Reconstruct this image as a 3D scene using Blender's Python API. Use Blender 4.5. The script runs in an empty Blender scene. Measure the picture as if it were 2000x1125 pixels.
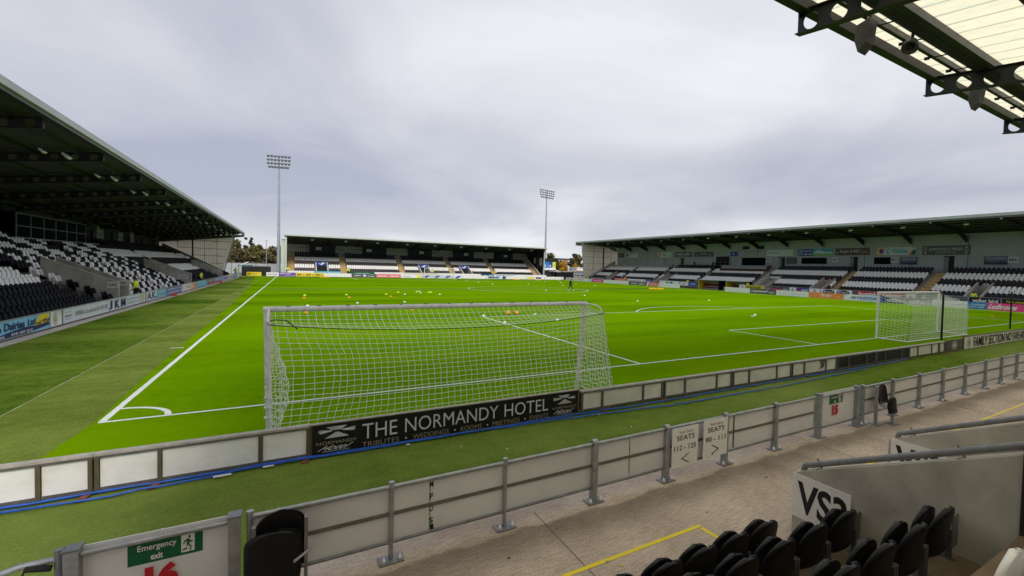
import bpy, bmesh, math, random
import numpy as np
from mathutils import Vector, Matrix
random.seed(7); np.random.seed(7)
PI = math.pi
scene = bpy.context.scene
COL = scene.collection

# ------------------------------------------------------------------ camera
CAM = Vector((3.2906, -12.9729, 3.3548))
YAW, PITCH, ROLL = 0.5594, -0.0314, 0.0272
cy, sy, cp, sp = math.cos(YAW), math.sin(YAW), math.cos(PITCH), math.sin(PITCH)
fw = Vector((sy*cp, cy*cp, sp)); r0 = Vector((cy, -sy, 0)); u0 = r0.cross(fw)
rt = math.cos(ROLL)*r0 + math.sin(ROLL)*u0
up = -math.sin(ROLL)*r0 + math.cos(ROLL)*u0
cam = bpy.data.cameras.new('camera'); camo = bpy.data.objects.new('camera', cam); COL.objects.link(camo)
mw = Matrix((rt, up, -fw)).transposed().to_4x4(); mw.translation = CAM
camo.matrix_world = mw
cam.sensor_width = 36; cam.sensor_fit = 'HORIZONTAL'; cam.lens = 906.62/2000*36
cam.shift_x = (1000-1143.69)/2000; cam.shift_y = (553.9-562.5)/2000
cam.clip_start = 0.1; cam.clip_end = 3000
scene.camera = camo

# ------------------------------------------------------------------ light
SUN_EL, SUN_AZ = math.radians(41), math.radians(180)     # azimuth clockwise from +y
scene.view_settings.view_transform = 'Standard'; scene.view_settings.look = 'None'
scene.view_settings.exposure = 0.85; scene.view_settings.gamma = 1.0
world = bpy.data.worlds.new('World'); scene.world = world; world.use_nodes = True
def build_world():
    nt = world.node_tree; N = nt.nodes; L = nt.links; N.clear()
    out = N.new('ShaderNodeOutputWorld'); bg = N.new('ShaderNodeBackground'); L.new(bg.outputs[0], out.inputs[0])
    sky = N.new('ShaderNodeTexSky'); sky.sky_type = 'NISHITA'; sky.sun_disc = False
    sky.sun_elevation = SUN_EL; sky.sun_rotation = SUN_AZ
    tc = N.new('ShaderNodeTexCoord')
    nrm = N.new('ShaderNodeVectorMath'); nrm.operation = 'NORMALIZE'; L.new(tc.outputs['Generated'], nrm.inputs[0])
    sep = N.new('ShaderNodeSeparateXYZ'); L.new(nrm.outputs[0], sep.inputs[0])
    # project the dome on a flat cloud deck so that the clouds stretch towards the horizon
    mz = N.new('ShaderNodeMath'); mz.operation = 'MAXIMUM'; L.new(sep.outputs[2], mz.inputs[0]); mz.inputs[1].default_value = 0.0
    az = N.new('ShaderNodeMath'); az.operation = 'ADD'; L.new(mz.outputs[0], az.inputs[0]); az.inputs[1].default_value = 0.22
    dx = N.new('ShaderNodeMath'); dx.operation = 'DIVIDE'; L.new(sep.outputs[0], dx.inputs[0]); L.new(az.outputs[0], dx.inputs[1])
    dy = N.new('ShaderNodeMath'); dy.operation = 'DIVIDE'; L.new(sep.outputs[1], dy.inputs[0]); L.new(az.outputs[0], dy.inputs[1])
    cmb = N.new('ShaderNodeCombineXYZ'); L.new(dx.outputs[0], cmb.inputs[0]); L.new(dy.outputs[0], cmb.inputs[1])
    n1 = N.new('ShaderNodeTexNoise'); n1.inputs['Scale'].default_value = 0.8; n1.inputs['Detail'].default_value = 7; n1.inputs['Roughness'].default_value = 0.5
    n1.inputs['Distortion'].default_value = 0.4
    mp = N.new('ShaderNodeMapping'); mp.inputs['Location'].default_value = (3.1, 1.7, 0.0); L.new(cmb.outputs[0], mp.inputs[0]); L.new(mp.outputs[0], n1.inputs[0])
    # big soft masses placed by direction: brighter overhead/right, darker bank low on the left
    el = N.new('ShaderNodeMapRange'); L.new(sep.outputs[2], el.inputs[0]); el.inputs[1].default_value = 0.04; el.inputs[2].default_value = 0.42
    el.inputs[3].default_value = -0.09; el.inputs[4].default_value = 0.13; el.interpolation_type = 'SMOOTHSTEP'
    hz = N.new('ShaderNodeMapRange'); L.new(sep.outputs[2], hz.inputs[0]); hz.inputs[1].default_value = 0.0; hz.inputs[2].default_value = 0.16
    hz.inputs[3].default_value = 0.20; hz.inputs[4].default_value = 0.0; hz.interpolation_type = 'SMOOTHSTEP'
    dt = N.new('ShaderNodeVectorMath'); dt.operation = 'DOT_PRODUCT'; L.new(nrm.outputs[0], dt.inputs[0]); dt.inputs[1].default_value = (0.62, 0.78, 0.0)
    lr = N.new('ShaderNodeMapRange'); L.new(dt.outputs['Value'], lr.inputs[0]); lr.inputs[1].default_value = 0.55; lr.inputs[2].default_value = 1.0
    lr.inputs[3].default_value = -0.10; lr.inputs[4].default_value = 0.07
    def add(a, b):
        m = N.new('ShaderNodeMath'); m.operation = 'ADD'; L.new(a, m.inputs[0]); L.new(b, m.inputs[1]); return m.outputs[0]
    s = add(add(add(n1.outputs[0], el.outputs[0]), hz.outputs[0]), lr.outputs[0])
    ramp = N.new('ShaderNodeValToRGB'); L.new(s, ramp.inputs[0])
    e = ramp.color_ramp.elements
    e[0].position = 0.30; e[0].color = (0.42, 0.445, 0.545, 1)
    e[1].position = 0.80; e[1].color = (0.86, 0.862, 0.905, 1)
    m1 = e.new(0.54); m1.color = (0.60, 0.613, 0.68, 1)
    mix = N.new('ShaderNodeMixRGB'); mix.inputs[0].default_value = 0.93
    sc = N.new('ShaderNodeMixRGB'); sc.blend_type = 'MULTIPLY'; sc.inputs[0].default_value = 1; L.new(sky.outputs[0], sc.inputs[1]); sc.inputs[2].default_value = (0.1, 0.1, 0.1, 1)
    L.new(sc.outputs[0], mix.inputs[1]); L.new(ramp.outputs[0], mix.inputs[2])
    L.new(mix.outputs[0], bg.inputs[0]); bg.inputs[1].default_value = 0.60
build_world()
sun = bpy.data.lights.new('sun', 'SUN'); sun.energy = 1.5; sun.angle = math.radians(20); sun.color = (1.0, 0.95, 0.88)
suno = bpy.data.objects.new('sun', sun); COL.objects.link(suno)
sd = Vector((math.sin(SUN_AZ)*math.cos(SUN_EL), math.cos(SUN_AZ)*math.cos(SUN_EL), math.sin(SUN_EL)))
suno.rotation_euler = (-sd).to_track_quat('-Z', 'Y').to_euler(); suno.location = (0, 0, 60)
scene.cycles.max_bounces = 8; scene.cycles.diffuse_bounces = 5; scene.cycles.glossy_bounces = 2
scene.cycles.transmission_bounces = 4; scene.cycles.transparent_max_bounces = 8
scene.cycles.use_denoising = True

# ------------------------------------------------------------------ materials
MATS = {}
def M(name, rgb, rough=0.6, var=0.10, scale=2.5, bump=0.0, metal=0.0, detail=4, bscale=None, stretch=(1, 1, 1), spec=0.4, rgb2=None, lo=0.35, hi=0.65):
    if name in MATS: return MATS[name]
    m = bpy.data.materials.new(name); m.use_nodes = True; MATS[name] = m
    nt = m.node_tree; N = nt.nodes; L = nt.links
    b = N['Principled BSDF']; b.inputs['Roughness'].default_value = rough; b.inputs['Metallic'].default_value = metal
    b.inputs['Specular IOR Level'].default_value = spec
    tc = N.new('ShaderNodeTexCoord'); mp = N.new('ShaderNodeMapping'); mp.inputs['Scale'].default_value = stretch
    L.new(tc.outputs['Object'], mp.inputs[0])
    n = N.new('ShaderNodeTexNoise'); n.inputs['Scale'].default_value = scale; n.inputs['Detail'].default_value = detail; n.inputs['Roughness'].default_value = 0.6
    L.new(mp.outputs[0], n.inputs[0])
    r = N.new('ShaderNodeValToRGB'); L.new(n.outputs[0], r.inputs[0])
    c2 = rgb2 or tuple(min(1, c*(1+var)) for c in rgb)
    c1 = rgb if rgb2 else tuple(c*(1-var) for c in rgb)
    r.color_ramp.elements[0].position = lo; r.color_ramp.elements[0].color = (*c1, 1)
    r.color_ramp.elements[1].position = hi; r.color_ramp.elements[1].color = (*c2, 1)
    L.new(r.outputs[0], b.inputs['Base Color'])
    if bump:
        n2 = N.new('ShaderNodeTexNoise'); n2.inputs['Scale'].default_value = bscale or scale*6; n2.inputs['Detail'].default_value = 3
        L.new(mp.outputs[0], n2.inputs[0])
        bm = N.new('ShaderNodeBump'); bm.inputs['Strength'].default_value = bump; bm.inputs['Distance'].default_value = 0.02
        L.new(n2.outputs[0], bm.inputs['Height']); L.new(bm.outputs[0], b.inputs['Normal'])
    return m

def grass_mat(name, c_dark, c_light, patch, fine, bump, stripe=0.0, tint=None, blotch=1.0, lo=0.45, hi=0.95, sheen=0.0):
    m = bpy.data.materials.new(name); m.use_nodes = True; MATS[name] = m
    nt = m.node_tree; N = nt.nodes; L = nt.links
    b = N['Principled BSDF']; b.inputs['Roughness'].default_value = 0.9; b.inputs['Specular IOR Level'].default_value = 0.0
    b.inputs['Sheen Weight'].default_value = sheen; b.inputs['Sheen Roughness'].default_value = 0.35; b.inputs['Sheen Tint'].default_value = (0.80, 0.92, 0.01, 1)
    tc = N.new('ShaderNodeTexCoord')
    def noise(sc, det, vec=None, rough=0.6):
        n = N.new('ShaderNodeTexNoise'); n.inputs['Scale'].default_value = sc; n.inputs['Detail'].default_value = det; n.inputs['Roughness'].default_value = rough
        L.new(vec or tc.outputs['Object'], n.inputs[0]); return n.outputs[0]
    mp = N.new('ShaderNodeMapping'); mp.inputs['Scale'].default_value = (0.35, 1.6, 1); L.new(tc.outputs['Object'], mp.inputs[0])
    big = noise(patch, 5, mp.outputs[0])
    med = noise(fine*0.13, 4)
    fin = noise(fine, 4, rough=0.75)
    def comb(a, b, k):
        x = N.new('ShaderNodeMath'); x.operation = 'MULTIPLY_ADD'; L.new(a, x.inputs[0]); x.inputs[1].default_value = k
        if b is None: x.inputs[2].default_value = 0.0
        else: L.new(b, x.inputs[2])
        return x.outputs[0]
    v = comb(fin, comb(med, comb(big, None, 0.55*blotch), 0.30), 0.55)
    if stripe:
        sp_ = N.new('ShaderNodeSeparateXYZ'); L.new(tc.outputs['Object'], sp_.inputs[0])
        w = N.new('ShaderNodeMath'); w.operation = 'MULTIPLY'; L.new(sp_.outputs[1], w.inputs[0]); w.inputs[1].default_value = 2*PI/11.0
        s_ = N.new('ShaderNodeMath'); s_.operation = 'SINE'; L.new(w.outputs[0], s_.inputs[0])
        g = N.new('ShaderNodeMath'); g.operation = 'MULTIPLY'; L.new(s_.outputs[0], g.inputs[0]); g.inputs[1].default_value = 6; g.use_clamp = True
        v = comb(g.outputs[0], v, stripe)
    r = N.new('ShaderNodeValToRGB'); L.new(v, r.inputs[0])
    r.color_ramp.elements[0].position = lo; r.color_ramp.elements[0].color = (*c_dark, 1)
    r.color_ramp.elements[1].position = hi; r.color_ramp.elements[1].color = (*c_light, 1)
    col = r.outputs[0]
    if tint:   # worn, yellower patches
        t = noise(0.09, 3); tr = N.new('ShaderNodeMapRange'); L.new(t, tr.inputs[0]); tr.inputs[1].default_value = 0.46; tr.inputs[2].default_value = 0.70
        mx = N.new('ShaderNodeMixRGB'); L.new(tr.outputs[0], mx.inputs[0]); L.new(col, mx.inputs[1]); mx.inputs[2].default_value = (*tint, 1)
        hf = N.new('ShaderNodeMixRGB'); hf.inputs[0].default_value = 0.55; L.new(col, hf.inputs[1]); L.new(mx.outputs[0], hf.inputs[2]); col = hf.outputs[0]
    L.new(col, b.inputs['Base Color'])
    bm = N.new('ShaderNodeBump'); bm.inputs['Strength'].default_value = bump; bm.inputs['Distance'].default_value = 0.03
    L.new(fin, bm.inputs['Height']); L.new(bm.outputs[0], b.inputs['Normal'])
    return m

def cladding(name, rgb, pitch, axis, depth=0.35, rough=0.5, var=0.06, translucent=0.0, streak=None):
    """profiled metal / plastic sheet: ribs through a wave bump along an object axis"""
    m = bpy.data.materials.new(name); m.use_nodes = True; MATS[name] = m
    nt = m.node_tree; N = nt.nodes; L = nt.links; b = N['Principled BSDF']; b.inputs['Roughness'].default_value = rough
    tc = N.new('ShaderNodeTexCoord'); sp_ = N.new('ShaderNodeSeparateXYZ'); L.new(tc.outputs['Object'], sp_.inputs[0])
    w = N.new('ShaderNodeMath'); w.operation = 'MULTIPLY'; L.new(sp_.outputs[axis], w.inputs[0]); w.inputs[1].default_value = 2*PI/pitch
    s_ = N.new('ShaderNodeMath'); s_.operation = 'SINE'; L.new(w.outputs[0], s_.inputs[0])
    bm = N.new('ShaderNodeBump'); bm.inputs['Strength'].default_value = depth; bm.inputs['Distance'].default_value = 0.03
    L.new(s_.outputs[0], bm.inputs['Height']); L.new(bm.outputs[0], b.inputs['Normal'])
    n = N.new('ShaderNodeTexNoise'); n.inputs['Scale'].default_value = 1.2; n.inputs['Detail'].default_value = 5; L.new(tc.outputs['Object'], n.inputs[0])
    r = N.new('ShaderNodeValToRGB'); L.new(n.outputs[0], r.inputs[0])
    r.color_ramp.elements[0].position = 0.3; r.color_ramp.elements[0].color = (*[c*(1-var) for c in rgb], 1)
    r.color_ramp.elements[1].position = 0.7; r.color_ramp.elements[1].color = (*[min(1, c*(1+var)) for c in rgb], 1)
    col = r.outputs[0]
    # dark lap line along each rib
    gt = N.new('ShaderNodeMath'); gt.operation = 'GREATER_THAN'; L.new(s_.outputs[0], gt.inputs[0]); gt.inputs[1].default_value = 0.93
    mx = N.new('ShaderNodeMixRGB'); L.new(gt.outputs[0], mx.inputs[0]); L.new(col, mx.inputs[1]); mx.inputs[2].default_value = (*[c*0.62 for c in rgb], 1); col = mx.outputs[0]
    if streak:
        mp = N.new('ShaderNodeMapping'); mp.inputs['Scale'].default_value = (9, 0.9, 1); L.new(tc.outputs['Object'], mp.inputs[0])
        n3 = N.new('ShaderNodeTexNoise'); n3.inputs['Scale'].default_value = 2.2; n3.inputs['Detail'].default_value = 6; L.new(mp.outputs[0], n3.inputs[0])
        r3 = N.new('ShaderNodeMapRange'); L.new(n3.outputs[0], r3.inputs[0]); r3.inputs[1].default_value = 0.52; r3.inputs[2].default_value = 0.66; r3.inputs[4].default_value = 0.75
        m3 = N.new('ShaderNodeMixRGB'); L.new(r3.outputs[0], m3.inputs[0]); L.new(col, m3.inputs[1]); m3.inputs[2].default_value = (*streak, 1); col = m3.outputs[0]
    L.new(col, b.inputs['Base Color'])
    if translucent:
        tr = N.new('ShaderNodeBsdfTranslucent'); L.new(col, tr.inputs[0])
        ms = N.new('ShaderNodeMixShader'); ms.inputs[0].default_value = translucent
        L.new(b.outputs[0], ms.inputs[1]); L.new(tr.outputs[0], ms.inputs[2])
        L.new(ms.outputs[0], N['Material Output'].inputs[0])
    return m

grass_mat('pitch_grass', (0.012, 0.074, 0.0005), (0.114, 0.268, 0.001), 0.085, 24.0, 0.7, stripe=0.11, sheen=0.22, lo=0.64, hi=1.22, blotch=1.7, tint=(0.138, 0.262, 0.001))
grass_mat('artificial_turf', (0.028, 0.068, 0.005), (0.185, 0.275, 0.036), 0.16, 20.0, 1.0, tint=(0.28, 0.34, 0.09), lo=0.55, hi=0.90)
grass_mat('worn_turf', (0.070, 0.105, 0.014), (0.255, 0.33, 0.068), 0.22, 20.0, 1.0, lo=0.50, hi=0.95)
M('line_paint', (0.50, 0.60, 0.44), 0.9, rgb2=(0.76, 0.79, 0.74), scale=14, detail=6, bump=0.4, lo=0.3, hi=0.55)
M('seam_paint', (0.34, 0.38, 0.24), 0.9, 0.3, 3)
M('ground_tarmac', (0.16, 0.16, 0.155), 0.95, 0.2, 0.4)
def concourse_mat():
    m = M('concourse_concrete', (0.41, 0.328, 0.262), 0.9, rgb2=(0.58, 0.482, 0.402), scale=0.9, detail=8, bump=0.35, bscale=60)
    nt = m.node_tree; N = nt.nodes; L = nt.links; b = N['Principled BSDF']
    src = b.inputs['Base Color'].links[0].from_socket
    tc = N.new('ShaderNodeTexCoord')
    n = N.new('ShaderNodeTexNoise'); n.inputs['Scale'].default_value = 42; n.inputs['Detail'].default_value = 5; n.inputs['Roughness'].default_value = 0.8; L.new(tc.outputs['Object'], n.inputs[0])
    r = N.new('ShaderNodeMapRange'); L.new(n.outputs[0], r.inputs[0]); r.inputs[1].default_value = 0.3; r.inputs[2].default_value = 0.7; r.inputs[3].default_value = 0.58; r.inputs[4].default_value = 1.34
    mp = N.new('ShaderNodeMapping'); mp.inputs['Scale'].default_value = (2.2, 16, 1); mp.inputs['Rotation'].default_value = (0, 0, 0.2); L.new(tc.outputs['Object'], mp.inputs[0])
    n2 = N.new('ShaderNodeTexNoise'); n2.inputs['Scale'].default_value = 2.5; n2.inputs['Detail'].default_value = 5; L.new(mp.outputs[0], n2.inputs[0])
    r2 = N.new('ShaderNodeMapRange'); L.new(n2.outputs[0], r2.inputs[0]); r2.inputs[1].default_value = 0.3; r2.inputs[2].default_value = 0.7; r2.inputs[3].default_value = 0.78; r2.inputs[4].default_value = 1.18
    mu = N.new('ShaderNodeMath'); mu.operation = 'MULTIPLY'; L.new(r.outputs[0], mu.inputs[0]); L.new(r2.outputs[0], mu.inputs[1])
    # darker band that lies a hand's width from the barrier
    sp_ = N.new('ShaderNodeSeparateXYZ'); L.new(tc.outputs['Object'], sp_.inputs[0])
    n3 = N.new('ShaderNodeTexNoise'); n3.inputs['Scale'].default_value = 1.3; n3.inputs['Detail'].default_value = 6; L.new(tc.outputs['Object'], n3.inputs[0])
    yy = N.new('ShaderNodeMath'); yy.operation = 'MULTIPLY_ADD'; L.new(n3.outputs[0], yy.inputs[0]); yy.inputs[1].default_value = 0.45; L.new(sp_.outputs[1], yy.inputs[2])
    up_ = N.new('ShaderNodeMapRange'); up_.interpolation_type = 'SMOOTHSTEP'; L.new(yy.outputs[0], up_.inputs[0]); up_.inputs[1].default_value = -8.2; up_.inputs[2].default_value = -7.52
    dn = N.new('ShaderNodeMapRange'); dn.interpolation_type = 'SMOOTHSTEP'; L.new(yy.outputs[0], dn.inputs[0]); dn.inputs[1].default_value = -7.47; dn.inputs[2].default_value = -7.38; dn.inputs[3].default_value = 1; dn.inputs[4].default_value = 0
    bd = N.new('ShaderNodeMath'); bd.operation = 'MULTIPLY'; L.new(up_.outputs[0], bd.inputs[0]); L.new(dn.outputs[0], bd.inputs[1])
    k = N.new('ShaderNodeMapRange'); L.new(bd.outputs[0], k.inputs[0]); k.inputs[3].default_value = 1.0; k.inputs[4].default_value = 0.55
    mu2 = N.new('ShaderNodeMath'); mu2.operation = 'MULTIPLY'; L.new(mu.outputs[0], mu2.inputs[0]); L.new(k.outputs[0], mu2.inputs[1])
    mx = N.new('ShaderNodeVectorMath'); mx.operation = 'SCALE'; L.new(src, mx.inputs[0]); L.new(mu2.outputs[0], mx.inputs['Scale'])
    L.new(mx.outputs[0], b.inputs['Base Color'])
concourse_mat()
M('concrete', (0.34, 0.322, 0.285), 0.85, rgb2=(0.52, 0.50, 0.45), scale=1.6, detail=7, bump=0.2)
M('concrete_pale', (0.50, 0.47, 0.41), 0.85, rgb2=(0.62, 0.58, 0.52), scale=0.8, detail=6)
M('concrete_dark', (0.13, 0.115, 0.10), 0.85, rgb2=(0.20, 0.18, 0.155), scale=0.9, detail=6)
M('terrace_concrete', (0.24, 0.215, 0.18), 0.9, rgb2=(0.36, 0.32, 0.27), scale=1.1, detail=6)
M('terrace_brown', (0.11, 0.078, 0.048), 0.9, rgb2=(0.21, 0.15, 0.09), scale=1.6, detail=6)
M('stair_ochre', (0.60, 0.37, 0.085), 0.85, 0.18, 2.0)
M('kerb_concrete', (0.38, 0.36, 0.32), 0.9, 0.15, 2)
M('galvanised', (0.36, 0.38, 0.40), 0.45, 0.16, 9, metal=0.55)
M('galvanised_dark', (0.21, 0.22, 0.24), 0.5, 0.18, 6, metal=0.45)
M('bright_bolt', (0.6, 0.58, 0.6), 0.4, 0.1, 9, metal=0.6)
M('rail_grey', (0.21, 0.215, 0.225), 0.5, 0.14, 8, metal=0.2)
M('sign_white', (0.82, 0.81, 0.82), 0.5, 0.04, 1)
M('barrier_panel', (0.66, 0.66, 0.70), 0.55, rgb2=(0.75, 0.75, 0.80), scale=1.1, detail=7)
M('panel_rail', (0.16, 0.14, 0.125), 0.6, 0.15, 6)
M('panel_white', (0.66, 0.63, 0.60), 0.5, rgb2=(0.85, 0.835, 0.82), scale=1.6, detail=8, lo=0.22, hi=0.55, stretch=(1, 1, 1.6))
M('panel_grey', (0.57, 0.56, 0.52), 0.55, rgb2=(0.74, 0.73, 0.69), scale=1.6, detail=7)
M('panel_black', (0.016, 0.016, 0.018), 0.5, 0.3, 2)
M('timber', (0.10, 0.085, 0.045), 0.8, 0.25, 5, stretch=(6, 6, 1), bump=0.2)
M('board_top', (0.40, 0.37, 0.33), 0.7, 0.2, 4)
M('frame_grey', (0.11, 0.105, 0.10), 0.6, 0.2, 5)
M('rust', (0.23, 0.07, 0.03), 0.9, 0.3, 12)
M('blue_hose', (0.006, 0.085, 0.46), 0.35, 0.25, 7)
M('tape_white', (0.75, 0.75, 0.74), 0.5)
M('goal_white', (0.80, 0.80, 0.80), 0.35, 0.05, 4)
M('goal_worn', (0.70, 0.69, 0.70), 0.45, 0.14, 7)
M('net_white', (0.86, 0.88, 0.80), 0.9, 0.06, 5)
M('cord_black', (0.012, 0.014, 0.012), 0.8)
M('black_paint', (0.012, 0.012, 0.014), 0.4)
M('seat_black', (0.008, 0.008, 0.010), 0.42, 0.25, 5, spec=0.25)
M('seat_white', (0.87, 0.86, 0.84), 0.45, 0.05, 3)
M('seat_red', (0.16, 0.012, 0.018), 0.5, 0.2, 3)
M('seat_navy', (0.006, 0.0075, 0.011), 0.55, 0.25, 5, spec=0.04)
M('steel_dark', (0.019, 0.020, 0.021), 0.55, 0.2, 4)
M('steel_mid', (0.085, 0.088, 0.092), 0.5, 0.2, 4)
M('fascia_grey', (0.46, 0.48, 0.47), 0.4, 0.08, 1, stretch=(1, 1, 1))
M('fascia_dark', (0.10, 0.105, 0.105), 0.45, 0.1, 1)
M('fascia_green', (0.52, 0.57, 0.50), 0.45, 0.08, 1)
M('lamp_glass', (0.30, 0.33, 0.33), 0.2, 0.03)
M('lamp_white', (0.72, 0.74, 0.76), 0.35, 0.06)
M('mast_grey', (0.36, 0.42, 0.46), 0.45, 0.1, 1.5, metal=0.3)
M('wall_grey', (0.38, 0.415, 0.44), 0.6, 0.06, 0.5)
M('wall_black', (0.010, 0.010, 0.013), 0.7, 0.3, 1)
M('wall_navy', (0.014, 0.016, 0.032), 0.6, 0.3, 1)
M('glass_dark', (0.005, 0.008, 0.011), 0.85, 0.1, 1, spec=0.05)
M('glass_blue', (0.03, 0.06, 0.11), 0.06, 0.3, 1, spec=0.8)
M('door_grey', (0.10, 0.11, 0.12), 0.5)
M('door_light', (0.22, 0.22, 0.215), 0.5)
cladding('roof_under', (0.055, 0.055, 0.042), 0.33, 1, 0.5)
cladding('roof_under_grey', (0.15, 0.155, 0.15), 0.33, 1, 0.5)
cladding('roof_under_x', (0.12, 0.125, 0.12), 0.33, 0, 0.5)
cladding('roof_translucent', (0.88, 0.825, 0.59), 0.70, 0, 0.6, translucent=0.93, streak=(0.62, 0.74, 0.58))
cladding('gable_sheet', (0.86, 0.82, 0.72), 0.30, 0, 0.5, translucent=0.8)
cladding('rear_sheet', (0.46, 0.46, 0.43), 0.33, 0, 0.4)
cladding('fence_sheet', (0.42, 0.44, 0.45), 0.25, 0, 0.5)
for n_, c_ in dict(ink_black=(0.008, 0.008, 0.009), ink_white=(0.80, 0.80, 0.79), ink_silver=(0.58, 0.58, 0.60), ink_gold=(0.34, 0.29, 0.18), ink_navy=(0.010, 0.018, 0.12),
                   ink_red=(0.50, 0.012, 0.03), ink_green=(0.0, 0.115, 0.045), ink_sky=(0.22, 0.55, 0.80), ink_teal=(0.06, 0.42, 0.58), ink_blue=(0.012, 0.055, 0.36),
                   ink_mid=(0.03, 0.20, 0.55), ink_yellow=(0.80, 0.62, 0.015), ink_lemon=(0.78, 0.78, 0.06), ink_orange=(0.86, 0.27, 0.07), ink_pink=(0.80, 0.06, 0.30), ink_purple=(0.16, 0.06, 0.40),
                   ink_grey=(0.10, 0.105, 0.115), ink_brown=(0.10, 0.065, 0.055), ink_cream=(0.66, 0.62, 0.52), ink_lav=(0.48, 0.42, 0.66), ink_peach=(0.80, 0.50, 0.30), ink_maroon=(0.22, 0.012, 0.02),
                   ink_lightblue=(0.55, 0.68, 0.85), ink_pale=(0.66, 0.70, 0.72), ink_lime=(0.24, 0.50, 0.05), ink_rose=(0.78, 0.16, 0.16)).items():
    M(n_, c_, 0.45, 0.05, 2)
M('hi_vis', (0.78, 0.98, 0.02), 0.7, 0.10, 8)
M('reflective_tape', (0.6, 0.62, 0.6), 0.4)
M('cloth_black', (0.012, 0.013, 0.016), 0.85, 0.3, 9)
M('cloth_navy', (0.02, 0.028, 0.05), 0.85, 0.3, 9)
M('skin', (0.46, 0.26, 0.18), 0.6, 0.08, 6)
M('hair_dark', (0.02, 0.014, 0.010), 0.8)
M('shoe_dark', (0.02, 0.02, 0.02), 0.5)
M('shoe_white', (0.6, 0.6, 0.6), 0.5)
M('cone_white', (0.82, 0.83, 0.80), 0.5); M('cone_yellow', (0.66, 0.80, 0.03), 0.5); M('cone_orange', (0.85, 0.22, 0.03), 0.5)
M('ball_orange', (0.85, 0.36, 0.01), 0.45, 0.05); M('ball_pattern', (0.55, 0.16, 0.01), 0.5)
M('bark', (0.07, 0.055, 0.04), 0.9, 0.3, 3)
def leaf(name, a, b): M(name, a, 0.8, rgb2=b, scale=0.5, detail=5, lo=0.3, hi=0.7)
leaf('leaf_green', (0.040, 0.060, 0.016), (0.10, 0.125, 0.036)); leaf('leaf_rust', (0.090, 0.072, 0.028), (0.165, 0.132, 0.050))
leaf('leaf_olive', (0.070, 0.070, 0.020), (0.15, 0.14, 0.04)); leaf('leaf_gold', (0.30, 0.17, 0.008), (0.52, 0.32, 0.02))
leaf('leaf_dark', (0.028, 0.034, 0.014), (0.055, 0.062, 0.022))
M('brick', (0.30, 0.16, 0.10), 0.85, 0.2, 3); M('red_steel', (0.42, 0.03, 0.03), 0.5); M('green_steel', (0.03, 0.16, 0.12), 0.5)

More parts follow.
